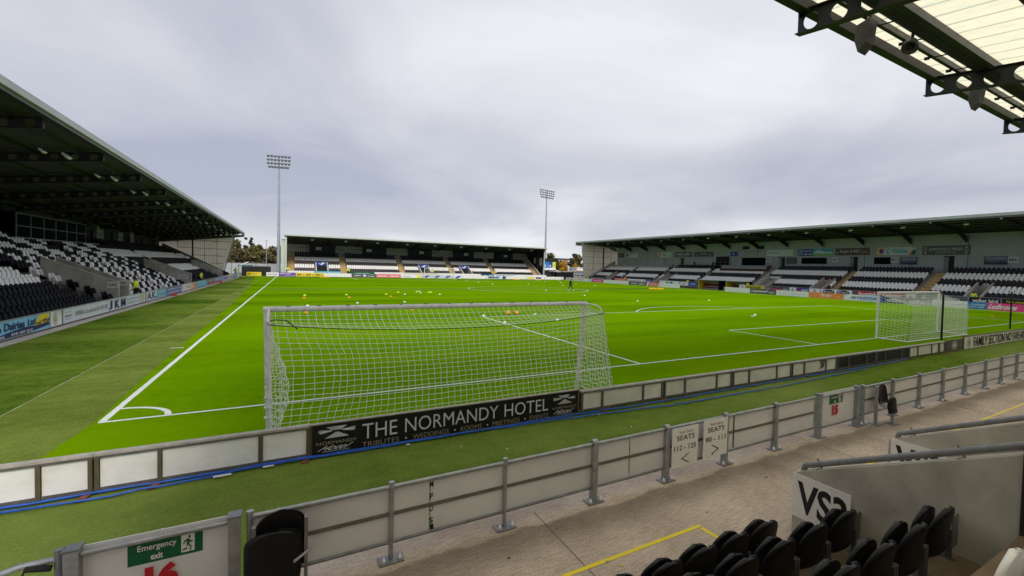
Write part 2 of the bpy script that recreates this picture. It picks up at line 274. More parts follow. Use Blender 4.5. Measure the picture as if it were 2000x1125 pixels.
# ------------------------------------------------------------------ mesh builder
class B:
    def __init__(s): s.v = []; s.f = []; s.m = []; s.mats = []; s.smooth = []
    def mi(s, name):
        if name not in s.mats: s.mats.append(name)
        return s.mats.index(name)
    def add(s, verts, faces, mat, smooth=False):
        o = len(s.v); k = s.mi(mat); s.v += [tuple(p) for p in verts]
        for f in faces: s.f.append(tuple(i+o for i in f)); s.m.append(k); s.smooth.append(smooth)
    def box(s, x0, x1, y0, y1, z0, z1, mat):
        s.add([(x, y, z) for z in (z0, z1) for y in (y0, y1) for x in (x0, x1)],
              [(0, 2, 3, 1), (4, 5, 7, 6), (0, 1, 5, 4), (2, 6, 7, 3), (0, 4, 6, 2), (1, 3, 7, 5)], mat)
    def obox(s, p, q, w, h, mat, upv=(0, 0, 1)):
        p = Vector(p); q = Vector(q); e = (q-p).normalized(); u = Vector(upv); a = e.cross(u)
        if a.length < 1e-5: a = e.cross(Vector((1, 0, 0)))
        a.normalize(); n = a.cross(e); a = a*w/2; n = n*h/2
        s.add([c+i*a+j*n for c in (p, q) for j in (-1, 1) for i in (-1, 1)],
              [(0, 2, 3, 1), (4, 5, 7, 6), (0, 1, 5, 4), (2, 6, 7, 3), (0, 4, 6, 2), (1, 3, 7, 5)], mat)
    def poly(s, pts, mat): s.add(pts, [tuple(range(len(pts)))], mat)
    def prism(s, pts, vec, mat):
        n = len(pts); vec = Vector(vec); P = [Vector(p) for p in pts]
        s.add(P+[p+vec for p in P], [tuple(range(n))[::-1], tuple(range(n, 2*n))]+[(i, (i+1) % n, n+(i+1) % n, n+i) for i in range(n)], mat)
    def tube(s, pts, r, mat, n=8, cap=True):
        P = [Vector(p) for p in pts]; R = r if isinstance(r, (list, tuple)) else [r]*len(P)
        vs = []; a = None
        for i, p in enumerate(P):
            d = (P[min(i+1, len(P)-1)]-P[max(i-1, 0)]).normalized()
            if a is None:
                a = d.cross(Vector((0, 0, 1)))
                if a.length < 1e-3: a = Vector((1, 0, 0))
            a = (a-d*a.dot(d)).normalized(); b = d.cross(a)
            for k in range(n):
                t = 2*PI*k/n; vs.append(p+R[i]*(math.cos(t)*a+math.sin(t)*b))
        fs = [(i*n+k, i*n+(k+1) % n, (i+1)*n+(k+1) % n, (i+1)*n+k) for i in range(len(P)-1) for k in range(n)]
        s.add(vs, fs, mat, True)
        if cap: s.add(vs[:n], [tuple(range(n))[::-1]], mat); s.add(vs[-n:], [tuple(range(n))], mat)
    def lathe(s, c, prof, mat, n=12, axis=(0, 0, 1)):
        c = Vector(c); q = Vector((0, 0, 1)).rotation_difference(Vector(axis)); vs = []
        for r, z in prof:
            for k in range(n): vs.append(c+q @ Vector((r*math.cos(2*PI*k/n), r*math.sin(2*PI*k/n), z)))
        s.add(vs, [(i*n+k, i*n+(k+1) % n, (i+1)*n+(k+1) % n, (i+1)*n+k) for i in range(len(prof)-1) for k in range(n)], mat, True)
    def ball(s, c, r, mat, n=10, sq=(1, 1, 1)):
        c = Vector(c); vs = []; m = n//2+1
        for i in range(m):
            a = PI*i/(m-1)
            for k in range(n): vs.append(c+Vector((r*sq[0]*math.sin(a)*math.cos(2*PI*k/n), r*sq[1]*math.sin(a)*math.sin(2*PI*k/n), r*sq[2]*math.cos(a))))
        s.add(vs, [(i*n+k, (i+1)*n+k, (i+1)*n+(k+1) % n, i*n+(k+1) % n) for i in range(m-1) for k in range(n)], mat, True)
    def obj(s, name, parent=None, origin=None):
        me = bpy.data.meshes.new(name)
        o0 = Vector(origin) if origin is not None else Vector((0, 0, 0))
        pr = parent
        while pr is not None: o0 = o0+pr.location; pr = pr.parent
        V = np.array(s.v, dtype=float)-np.array(o0)
        me.from_pydata(V.tolist(), [], s.f)
        for k in s.mats: me.materials.append(MATS[k])
        me.polygons.foreach_set('material_index', s.m); me.polygons.foreach_set('use_smooth', s.smooth)
        me.update()
        ob = bpy.data.objects.new(name, me); COL.objects.link(ob)
        if parent is not None: ob.parent = parent
        ob.location = Vector(origin) if origin is not None else (0, 0, 0)
        return ob

def tag(o, label=None, cat=None, group=None, kind=None):
    if label: o['label'] = label
    if cat: o['category'] = cat
    if group: o['group'] = group
    if kind: o['kind'] = kind
    return o
def empty(name, loc, label, cat, group=None):
    o = bpy.data.objects.new(name, None); COL.objects.link(o); o.location = loc; o.empty_display_size = 0.2
    return tag(o, label, cat, group)
def copy_thing(o, loc, label=None, rz=None, parent=None):
    c = o.copy(); COL.objects.link(c)
    if parent is None:
        c.location = loc
        if rz is not None: c.rotation_euler.z = rz
        if label: c['label'] = label
    else: c.parent = parent
    for ch in list(o.children): copy_thing(ch, None, parent=c)
    return c
def struct(b, name): return tag(b.obj(name), kind='structure')

# ------------------------------------------------------------------ lettering on flat panels
_tmp = {}
def text_polys(txt, bold=0.0):
    """glyph outline faces of a string, normalised to its bounding box (unit height at cap size kept)"""
    key = (txt, bold)
    if key in _tmp: return _tmp[key]
    cu = bpy.data.curves.new('t', 'FONT'); cu.body = txt; cu.offset = bold; cu.resolution_u = 3
    ob = bpy.data.objects.new('t', cu); COL.objects.link(ob)
    dg = bpy.context.evaluated_depsgraph_get(); me = bpy.data.meshes.new_from_object(ob.evaluated_get(dg))
    V = np.array([tuple(v.co) for v in me.vertices]); F = [tuple(p.vertices) for p in me.polygons]
    bpy.data.objects.remove(ob); bpy.data.curves.remove(cu); bpy.data.meshes.remove(me)
    lo = V[:, :2].min(0); hi = V[:, :2].max(0)
    V2 = (V[:, :2]-lo)/np.maximum(hi-lo, 1e-6); _tmp[key] = (V2, F, (hi-lo)); return _tmp[key]
class Panel:
    """a flat board: origin = lower left corner seen from the front, xd / yd = unit directions, faces xd x yd"""
    def __init__(s, origin, xd, yd, w, h):
        s.o = Vector(origin); s.x = Vector(xd).normalized(); s.y = Vector(yd).normalized(); s.n = s.x.cross(s.y); s.w = w; s.h = h
        s.gfx = B(); s.let = []; s.layer = 0
    def P(s, u, v, e=0.0): return s.o+s.x*(u*s.w)+s.y*(v*s.h)+s.n*e
    def body(s, b, t, mat):
        b.prism([s.P(0, 0), s.P(1, 0), s.P(1, 1), s.P(0, 1)], -s.n*t, mat)
    def lay(s): s.layer += 1; return 0.004*s.layer if s.big else 0.0015*s.layer
    big = True
    def rect(s, u0, v0, u1, v1, mat): s.pol([(u0, v0), (u1, v0), (u1, v1), (u0, v1)], mat)
    def pol(s, pts, mat):
        e = s.lay(); s.gfx.poly([s.P(u, v, e) for u, v in pts], mat)
    def ell(s, u, v, ru, rv, mat, n=20): s.pol([(u+ru*math.cos(2*PI*k/n), v+rv*math.sin(2*PI*k/n)) for k in range(n)], mat)
    def crest(s, u, v, rv, ring='ink_navy', mid='ink_white', core='ink_yellow'):
        ru = rv*s.h/s.w*0.82
        s.ell(u, v, ru, rv, ring); s.ell(u, v, ru*0.82, rv*0.85, mid); s.ell(u, v, ru*0.5, rv*0.55, ring); s.pol([(u-ru*.35, v+rv*.35), (u-ru*.35, v), (u, v-rv*.42), (u+ru*.35, v), (u+ru*.35, v+rv*.35)], core)
    def text(s, txt, u0, v0, u1, v1, mat, bold=0.02, slant=0.0):
        V, F, sz = text_polys(txt, bold); e = s.lay(); b = B()
        b.add([s.P(u0+(u1-u0)*(p[0]+slant*(p[1]-.5)), v0+(v1-v0)*p[1], e) for p in V], F, mat); s.let.append(b)
    def finish(s, root, gname='emblem'):
        if s.gfx.f: s.gfx.obj(gname, root)
        for b in s.let: b.obj('lettering', root)
def board(name, label, cat, origin, xd, yd, w, h, mat, t=0.05, frame=None, group=None, draw=None, big=True, base=None, legs=None):
    root = empty(name, origin if base is None else base, label, cat, group)
    p = Panel(origin, xd, yd, w, h); p.big = big
    b = B(); p.body(b, t, mat); b.obj('panel', root)
    if frame:
        fb = B(); f = 0.03
        for (a, c) in (((0, 0), (1, 0)), ((0, 1), (1, 1)), ((0, 0), (0, 1)), ((1, 0), (1, 1))):
            fb.obox(p.P(*a, e=-t/2), p.P(*c, e=-t/2), t+0.025, f*1.3, frame, upv=tuple(p.n.cross(p.P(*c)-p.P(*a))))
        fb.obj('frame', root)
    if draw: draw(p)
    p.finish(root)
    if legs:
        lb = B()
        for u in legs: lb.obox(p.P(u, 0.3, -t-0.02), p.P(u, 0.3, -t-0.02)-Vector((0, 0, 0.3*h+ (p.o.z))), 0.05, 0.05, 'galvanised_dark')
        lb.obj('post', root)
    return root

# ================================================================== SETTING
b = B(); b.add([(-900, -300, -.03), (1000, -300, -.03), (1000, 1300, -.03), (-900, 1300, -.03)], [(0, 1, 2, 3)], 'ground_tarmac'); struct(b, 'ground')
b = B(); b.add([(-5.75, -7.02, -.006), (72.3, -7.02, -.006), (72.3, 108.9, -.006), (-5.75, 108.9, -.006)], [(0, 1, 2, 3)], 'artificial_turf'); struct(b, 'artificial_turf')
def ragged(pts, step, amp):
    out = []
    for (a, c) in zip(pts[:-1], pts[1:]):
        n = max(1, int(math.hypot(c[0]-a[0], c[1]-a[1])/step))
        for i in range(n): t = i/n; out.append((a[0]+(c[0]-a[0])*t+random.uniform(-amp, amp), a[1]+(c[1]-a[1])*t))
    return out+[pts[-1]]
edge = ragged([(-.35, -3.75), (-.12, 0), (-.35, 8), (-.7, 30), (-1.6, 60), (-2.6, 80), (-3.4, 100)], 0.10, 0.025)
b = B(); pts = [(x, y, 0) for x, y in edge]+[(69, 100, 0), (70.5, 96, 0), (70.5, -3.75, 0)]
b.add(pts, [tuple(range(len(pts)))[::-1]], 'pitch_grass'); struct(b, 'pitch')
b = B(); p_ = [(-1.84, -3.75, -.003), (.3, -3.75, -.003), (.3, 92, -.003), (-1.95, 92, -.003)]; b.add(p_, [(0, 1, 2, 3)], 'worn_turf'); struct(b, 'run_off_turf')
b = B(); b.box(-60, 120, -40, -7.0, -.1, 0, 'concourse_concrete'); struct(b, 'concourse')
b = B(); b.box(-6.25, -5.55, -8, 104, -.04, .02, 'kerb_concrete'); struct(b, 'kerb')
# painted markings: one object, drawn as strips a few mm above the grass
b = B(); Z = .005
def seg(p, q, w):
    p = Vector((*p, Z)); q = Vector((*q, Z)); e = (q-p).normalized(); n = Vector((-e.y, e.x, 0))*w/2
    k = max(2, int((q-p).length/0.4)); jit = [random.uniform(-.008, .008) for _ in range(k+1)]
    L_ = [p+(q-p)*i/k-n*(1+jit[i]*8) for i in range(k+1)]; R_ = [p+(q-p)*i/k+n*(1+jit[-i]*8) for i in range(k+1)]
    b.add(L_+R_, [(i, i+1, k+2+i, k+1+i) for i in range(k)], 'line_paint')
def arc(c, r, a0, a1, w, n=64):
    vs = [];
    for i in range(n+1):
        a = a0+(a1-a0)*i/n
        for rr in (r-w/2, r+w/2): vs.append((c[0]+rr*math.cos(a), c[1]+rr*math.sin(a), Z+.0))
    b.add(vs, [(2*i, 2*i+1, 2*i+3, 2*i+2) for i in range(n)], 'line_paint')
W_, L_p = 68.0, 105.0
lw = .098
seg((-.05, .0), (W_, 0), lw); seg((0, .06), (0, L_p), .118); seg((W_, .06), (W_, L_p), lw); seg((.07, L_p), (W_-.06, L_p), lw); seg((.07, 52.5), (W_-.06, 52.5), lw)
for y0, sg in ((0, 1), (L_p, -1)):
    c = 34
    for hw, d in ((20.16, 16.5), (9.16, 5.5)):
        y1 = y0+sg*d
        for sx in (-1, 1): seg((c+sx*hw, y0+sg*.06), (c+sx*hw, y1), lw)
        seg((c-hw+.06, y1), (c+hw-.06, y1), lw)
    a = math.acos(5.5/9.15)
    arc((c, y0+sg*11), 9.15, sg*PI/2-a, sg*PI/2+a, lw)
    arc((c, y0+sg*11), .11, 0, 2*PI, .2, 12)
arc((34, 52.5), 9.15, 0, 2*PI, lw, 120)
arc((0, 0), 1.0, .06, PI/2-.06, .11, 24)
seg((-.62, 9.66), (-.22, 9.65), .1)
struct(b, 'pitch_markings')
b = B(); Z = .0; seg((-1.82, -1.5), (-1.95, 95), .022)
b.v = [(x, y, .003) for x, y, z in b.v]; b.m = [b.mi('seam_paint')]*len(b.m)
struct(b, 'turf_seam')
b = B()
for p, q in (((5.2, -8.69), (7.86, -8.70)), ((7.83, -8.75), (7.88, -9.45)), ((11.9, -8.75), (30, -8.66)), ((11.95, -8.8), (11.95, -9.45))): seg(p, q, .06)
b.v = [(x, y, .004) for x, y, z in b.v]; b.m = [b.mi('ink_yellow')]*len(b.m)
tag(b.obj('walkway_lines'), kind='structure')
b = B()
for x in (6.09, 12.1, 18.1, 24.1): b.box(x-.006, x+.006, -9.6, -7.33, 0, .003, 'concrete_dark')
tag(b.obj('concourse_joint'), kind='structure')

# ================================================================== SEATS
def seat_template(w=.41, back_h=.50, pan_h=.36, z0=.33, dpan=-.26):
    """distant seat: rounded back shell and tipped-up pan in row coordinates (s along row, d away from pitch, z)"""
    vs = []; fs = []
    def plate(zb, h, d0, lean, th, ww):
        o = len(vs); pr = [(-ww/2, 0), (ww/2, 0), (ww/2, h*.58), (ww*.43, h*.80), (ww*.26, h*.95), (0, h), (-ww*.26, h*.95), (-ww*.43, h*.80), (-ww/2, h*.58)]
        for t in (0, th):
            for s_, z_ in pr: vs.append((s_, d0+lean*z_/h+t, zb+z_))
        n = len(pr); fs.append(tuple(range(o, o+n))); fs.append(tuple(range(o+n, o+2*n))[::-1])
        for i in range(n): fs.append((o+i, o+n+i, o+n+(i+1) % n, o+(i+1) % n))
    plate(z0, back_h, 0, .09, .05, w); plate(z0-.02, pan_h, dpan, .10, .07, w*.92)
    o = len(vs)
    for x in (-.02, .02):
        for y in (-.12, .04):
            for z in (0, z0+.1): vs.append((x, y, z))
    for f in ((0, 1, 3, 2), (4, 6, 7, 5), (0, 4, 5, 1), (2, 3, 7, 6)): fs.append(tuple(i+o for i in f))
    return np.array(vs), fs
TPL_V, TPL_F = seat_template()
class Frame:
    def __init__(s, f): s.f = f
    def __call__(s, *p): return Vector(s.f(*p))
LEFT = Frame(lambda s, d, z: (-d, s, z)); RIGHT = Frame(lambda s, d, z: (d, s, z)); FAR = Frame(lambda s, d, z: (s, d, z)); NEAR = Frame(lambda s, d, z: (s, -d, z))
MASS = {'v': [], 'f': [], 'm': [], 'n': 0}
def seat_mesh(name, frame, mat):
    b = B(); b.add([frame(*v) for v in TPL_V], TPL_F, mat); me_o = b.obj(name); me = me_o.data; bpy.data.objects.remove(me_o); return me
SEAT_MATS = ['seat_black', 'seat_white', 'seat_red', 'seat_navy']
FRM = {}
def mass_seat(key, frame, s, d, z, mi):
    if key not in FRM: FRM[key] = np.array([tuple(frame(*v)) for v in TPL_V])
    o = np.array(tuple(frame(s, d, z))); j = random.uniform(-.012, .012)
    MASS['v'].append(FRM[key]+o+np.array((0, 0, j))); n = MASS['n']
    MASS['f'] += [tuple(i+n for i in f) for f in TPL_F]; MASS['m'] += [mi]*len(TPL_F); MASS['n'] += len(TPL_V)

def terrace(b, fr, segs, rows, tread, rise, d0, z0, mat, base=-.02, back=2.0):
    """stepped concrete; segs = (s0, s1, first row)"""
    for s0, s1, k0 in segs:
        pr = []
        for k in range(k0, rows):
            d = d0+tread*k; z = z0+rise*k
            pr += [(d, base if k == k0 else z-rise), (d, z)]
        dl = d0+tread*rows+back; pr += [(dl, z0+rise*(rows-1)), (dl, base)]
        b.prism([fr(s0, d, z) for d, z in pr], fr(s1, 0, 0)-fr(s0, 0, 0), mat)
def stairs(b, fr, s0, s1, rows, tread, rise, d0, z0, mat, k0=0):
    for k in range(k0, rows):
        for h in (0, 1):
            d = d0+tread*(k+.5*h)-.38*tread; z = z0+rise*(k-1+.5*(h+1))
            pr = [(d, z-rise*.5-.03), (d, z+.012), (d+tread*.5, z+.012), (d+tread*.5, z-rise*.5-.03)]
            b.prism([fr(s0, a, c) for a, c in pr], fr(s1, 0, 0)-fr(s0, 0, 0), mat)
def parapet(fr, s, th, pts, mat, root, name='parapet_wall'):
    b = B(); b.prism([fr(s, d, z) for d, z in pts], fr(th, 0, 0)-fr(0, 0, 0), mat); return b.obj(name, root)
def cell_beam(b, fr, s, d0, z0, slope, L, depth, cell, r, mat, n=14, th=.014, fw_=.18, holes=None, cap=True):
    """cellular steel beam running away from the pitch; (d0, z0) = lower tip corner"""
    nc = int(L/cell)
    def P(d, z, t): return fr(s+t, d0+d, z0+slope*d+z)
    for i in range(nc):
        c = cell*(i+.5); hz = depth*.47
        ring = []; rect = []
        for k in range(n):
            a = 2*PI*k/n; ca, sa = math.cos(a), math.sin(a)
            ring.append((c+r*ca, hz+r*sa))
            m = max(abs(ca)/(cell/2), (sa/(depth-hz) if sa > 0 else -sa/hz)); rect.append((c+ca/m, hz+sa/m))
        # corner points keep the cell outline straight
        cr = [(c+cell/2, depth), (c-cell/2, depth), (c-cell/2, 0), (c+cell/2, 0)]
        for t in (-th/2, th/2):
            vs = [P(*p, t) for p in ring]+[P(*p, t) for p in rect]+[P(*p, t) for p in cr]
            fs = []
            for k in range(n):
                k2 = (k+1) % n; a0 = 2*PI*k/n; a1 = 2*PI*(k+1)/n; f = [k, n+k]
                for j, (px, pz) in enumerate(cr):
                    an = math.atan2(pz-hz, px-c) % (2*PI)
                    if a0 < an < a1: f.append(2*n+j)
                f += [n+k2, k2]; fs.append(tuple(f))
            b.add(vs, fs, mat)
        vs = [P(*p, -th/2) for p in ring]+[P(*p, th/2) for p in ring]
        b.add(vs, [(k, (k+1) % n, n+(k+1) % n, n+k) for k in range(n)], mat)
    LL = nc*cell
    for zz in (0, depth):
        b.prism([P(-.02 if zz == 0 else 0, zz-.012, -fw_/2), P(LL, zz-.012, -fw_/2), P(LL, zz+.012, -fw_/2), P(-.02 if zz == 0 else 0, zz+.012, -fw_/2)], fr(fw_, 0, 0)-fr(0, 0, 0), mat)
    if cap: b.prism([P(-.02, 0, -fw_/2), P(0, 0, -fw_/2), P(0, depth, -fw_/2), P(-.02, depth, -fw_/2)], fr(fw_, 0, 0)-fr(0, 0, 0), mat)
def sloped_sheet(b, fr, s0, s1, d0, z0, d1, z1, t, mat):
    b.prism([fr(s0, d0, z0), fr(s0, d1, z1), fr(s0, d1, z1+t), fr(s0, d0, z0+t)], fr(s1, 0, 0)-fr(s0, 0, 0), mat)
def lamp(fr, s, d, z, root, sc=1.0, tilt=.5, mat='lamp_white', name='roof_floodlight'):
    b = B(); w = .30*sc
    pts = [(-.18, .0), (.10, .22), (.16, .14), (-.06, -.12)]
    b.prism([fr(s-w, d+a*sc, z+c*sc) for a, c in pts], fr(2*w, 0, 0)-fr(0, 0, 0), mat)
    b.obox(fr(s, d+.05*sc, z+.1*sc), fr(s, d+.05*sc, z+.5*sc), .05, .05, 'steel_dark')
    return b.obj(name, root)

# ================================================================== GRANDSTAND ON THE LEFT (west)
def build_left():
    root = empty('grandstand', (-11, 50, 0), 'deep shadowed grandstand with black and white seats along the left touchline', 'grandstand')
    fr = LEFT; Y0, Y1 = 2, 97
    voms = [(31.0, 33.3), (55.0, 57.3), (82.0, 84.3)]
    b = B(); rows = 12; tr, ri, d0, z0 = .8, .4, 7.0, .15
    segs = []; s = Y0
    for a, c in voms: segs += [(s, a, 0), (a, c, 5)]; s = c
    segs.append((s, Y1, 0)); terrace(b, fr, segs, rows, tr, ri, d0, z0, 'terrace_concrete', back=1.2); b.obj('terrace', root)
    aisles = [14.2, 28.8, 45.0, 66.0, 90.5]
    for a in aisles:
        b = B(); stairs(b, fr, a-.6, a+.6, rows, tr, ri, d0, z0, 'stair_ochre'); b.obj('stairway', root)
    for (a, c) in voms:
        for s_ in (a, c):
            pts = [(6.95, 0), (6.95, 1.62), (7.25, 1.72), (10.6, 3.22), (10.6, 2.0), (8.6, .9), (8.6, 0)]
            parapet(fr, s_-.1, .2, pts, 'concrete', root)
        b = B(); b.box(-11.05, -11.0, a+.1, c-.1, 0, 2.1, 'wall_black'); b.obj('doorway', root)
    parapet(fr, Y1-.6, .4, [(7.3, 0), (7.3, .85), (16.7, 5.95), (16.7, 4.9), (8.5, .4), (8.5, 0)], 'concrete_dark', root)
    parapet(fr, 88.2, .3, [(7.3, 0), (7.3, 1.2), (11.3, 3.2), (11.3, 2.4), (8.5, .9), (8.5, 0)], 'concrete_dark', root)
    # rear wall, executive boxes and far gable
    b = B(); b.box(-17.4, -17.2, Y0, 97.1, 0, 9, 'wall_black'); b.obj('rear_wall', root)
    b = B(); b.box(-15.95, -15.8, 41.5, 62, 4.1, 4.72, 'concrete'); b.obj('balcony_wall', root)
    f = B(); g = B()
    for i in range(7):
        y = 43.5+i*2.45; f.box(-15.95, -15.87, y-.04, y+.04, 4.72, 6.7, 'galvanised_dark')
        if i < 6: g.box(-15.93, -15.91, y+.04, y+2.41, 4.75, 6.6, 'glass_dark')
    f.box(-15.95, -15.87, 43.5, 58.3, 6.6, 6.72, 'steel_mid'); f.box(-15.95, -15.87, 43.5, 58.3, 5.62, 5.68, 'galvanised_dark')
    gw = g.obj('glass_screen', root); f.obj('screen_frame', root)
    b = B(); b.box(-17.19, -15.96, 41.5, 62, 6.72, 7.2, 'wall_black'); b.obj('box_ceiling', root)
    for y, w in ((66.4, 2.3), (74.5, 2.0), (80, 1.6)):
        b = B(); b.box(-17.19, -17.14, y, y+w, 5.3, 7.0, 'door_light'); b.box(-17.14, -17.12, y+w*.45, y+w*.5, 5.3, 6.0, 'steel_dark'); b.box(-17.14, -17.12, y, y+w, 5.95, 6.02, 'steel_dark'); b.obj('window', root)
    # roof: slopes down to the rear, front edge a little higher near the camera
    def rz(y, d): return 8.62+(97-y)*.0076-(d-5.1)*.145
    def sheet(b, y0, y1, da, db, zo, t, mat):
        P = [fr(y0, da, rz(y0, da)+zo), fr(y0, db, rz(y0, db)+zo), fr(y1, db, rz(y1, db)+zo), fr(y1, da, rz(y1, da)+zo)]
        b.add(P+[p+Vector((0, 0, t)) for p in P], [(0, 1, 2, 3), (7, 6, 5, 4), (0, 4, 5, 1), (1, 5, 6, 2), (2, 6, 7, 3), (3, 7, 4, 0)], mat)
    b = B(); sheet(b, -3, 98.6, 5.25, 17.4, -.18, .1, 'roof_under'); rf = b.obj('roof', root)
    b = B()
    for k in range(1): pass
    b.add([fr(-3, 5.1, rz(-3, 5.1)-.42), fr(98.8, 5.1, rz(98.8, 5.1)-.42), fr(98.8, 5.1, rz(98.8, 5.1)-.27), fr(-3, 5.1, rz(-3, 5.1)-.27)], [(0, 1, 2, 3)], 'fascia_dark')
    sheet(b, -3, 98.8, 5.1, 5.3, -.16, .22, 'fascia_grey'); sheet(b, -3, 98.8, 5.0, 5.25, -.30, .06, 'fascia_grey'); sheet(b, -3, 98.8, 5.12, 5.34, -.42, .12, 'steel_dark'); b.obj('fascia', rf)
    for i in range(13):
        y = 8+7*i; b = B(); zt = rz(y, 5.5)-.72
        cell_beam(b, fr, y, 5.45, zt, -.145, 11.2, .46, .72, .155, 'steel_dark', n=12); b.obj('roof_beam', root)
        b = B(); bz = rz(y, 9)-.72; b.obox(fr(y, 16.9, 4.5), fr(y, 16.9, rz(y, 16.9)-.7), .25, .25, 'steel_dark'); b.obj('column', root)
        if i >= 1:
            for dy_, dd in ((-2.1, 6.2), (-3.4, 6.6)): lamp(fr, y+dy_+7, dd, rz(y, dd)-.95, root, .8 if dd < 6.4 else .6)
    for d in (6.3, 7.9, 9.7, 11.6, 13.5, 15.4):
        b = B(); b.add([fr(y, d+o, rz(y, d)-.20-q) for y in (-3, 98) for o, q in ((0, 0), (.09, 0), (.09, .2), (0, .2))], [(0, 1, 5, 4), (1, 2, 6, 5), (2, 3, 7, 6), (3, 0, 4, 7)], 'steel_dark'); b.obj('purlin', root)
    # gable sheet
    b = B(); b.prism([(-8.2, 97.1, 1.3), (-6.45, 97.1, 7.7), (-17.4, 97.1, 6.3), (-17.4, 97.1, 4.6)], (0, .08, 0), 'gable_sheet')
    b.prism([(-5.0, 97.0, 7.72), (-5.0, 97.0, 8.1), (-17.4, 97.0, 7.0), (-17.4, 97.0, 6.1)], (0, .2, 0), 'fascia_dark'); ga = b.obj('gable_wall', root)
    b = B(); b.obox((-8.2, 97, .4), (-6.42, 97, 7.8), .16, .16, 'mast_grey'); b.obox((-12.6, 96.95, 2.9), (-12.6, 96.95, 7.0), .25, .2, 'steel_dark')
    for x0, x1, z in ((-7.0, -13, 6.6), (-7.6, -14.5, 5.2), (-7.9, -12.6, 3.9), (-8.2, -10.0, 2.5)): b.obox((x0, 97.05, z), (x1, 97.05, z+.1), .06, .08, 'steel_mid')
    for x, za, zb in ((-10.9, 3.0, 7.0), (-9.1, 2.2, 7.2), (-14.7, 5.2, 6.6)): b.obox((x, 97.05, za), (x, 97.05, zb), .07, .06, 'steel_mid')
    b.obj('girt', ga)
    # seats
    near = []
    for k in range(rows):
        d = 7.42+tr*k; z = z0+ri*k; y = 6.0; idx = 0
        while y < Y1-1.2:
            y += .5; idx += 1
            if k < 5 and any(a-.25 < y < c+.25 for a, c in voms): continue
            if any(abs(y-a) < .85 for a in aisles): continue
            if k >= 10 and 41 < y < 62.5: continue
            if k > 1 and abs(y-88.3) < .5 and k < 6: continue
            white = False
            if y < 31: white = k in (3, 4) or (k >= 7 and ((idx*2+k*5) % 31) < 22)
            elif y < 56:
                if k < 7: white = (idx % 4 < 1.5 and y < 47) or (y >= 47 and idx % 7 < 2) or (k in (1, 2) and y > 53)
                else: white = ((idx*3+k*4) % 29) < 15
                if k == 0 and y < 36: white = True
            else: white = k in (3, 4, 7, 8)
            near.append(((Vector((-d, y, z))-CAM).length, y, d, z, k, white))
    near = [n for n in near if n[1] > 16.6+2.25*n[4]-1.0 or n[1] > 0]
    cand = [n for n in near if n[1] < 45 and n[1] > 17.0+2.25*n[4]-.3 and (n[4] <= 4 or n[1] > 0) and n[4] <= 8]
    cand = sorted(cand)[:262]; keys = {(n[1], n[4]) for n in cand}
    mb, mwh = seat_mesh('seat', fr, 'seat_navy'), seat_mesh('seat', fr, 'seat_white')
    ordn = ['front', 'second', 'third', 'fourth', 'fifth', 'sixth', 'seventh', 'eighth', 'ninth', 'tenth']
    for dist, y, d, z, k, white in near:
        if (y, k) in keys:
            o = bpy.data.objects.new('stadium_seat', mwh if white else mb); COL.objects.link(o); o.location = (-d, y, z)
            where = 'before the VW2 signs' if y < 31.5 else 'just past the VW2 signs'
            if k > 4: where = 'above the VW2 signs'
            lab = '%s seat in the %s row of the left grandstand, %s' % ('white' if white else 'black', ordn[k], where)
            tag(o, lab, 'seat', lab.replace(' seat', ' seats'))
        else: mass_seat('L', fr, y, d, z, 1 if white else 3)
build_left()

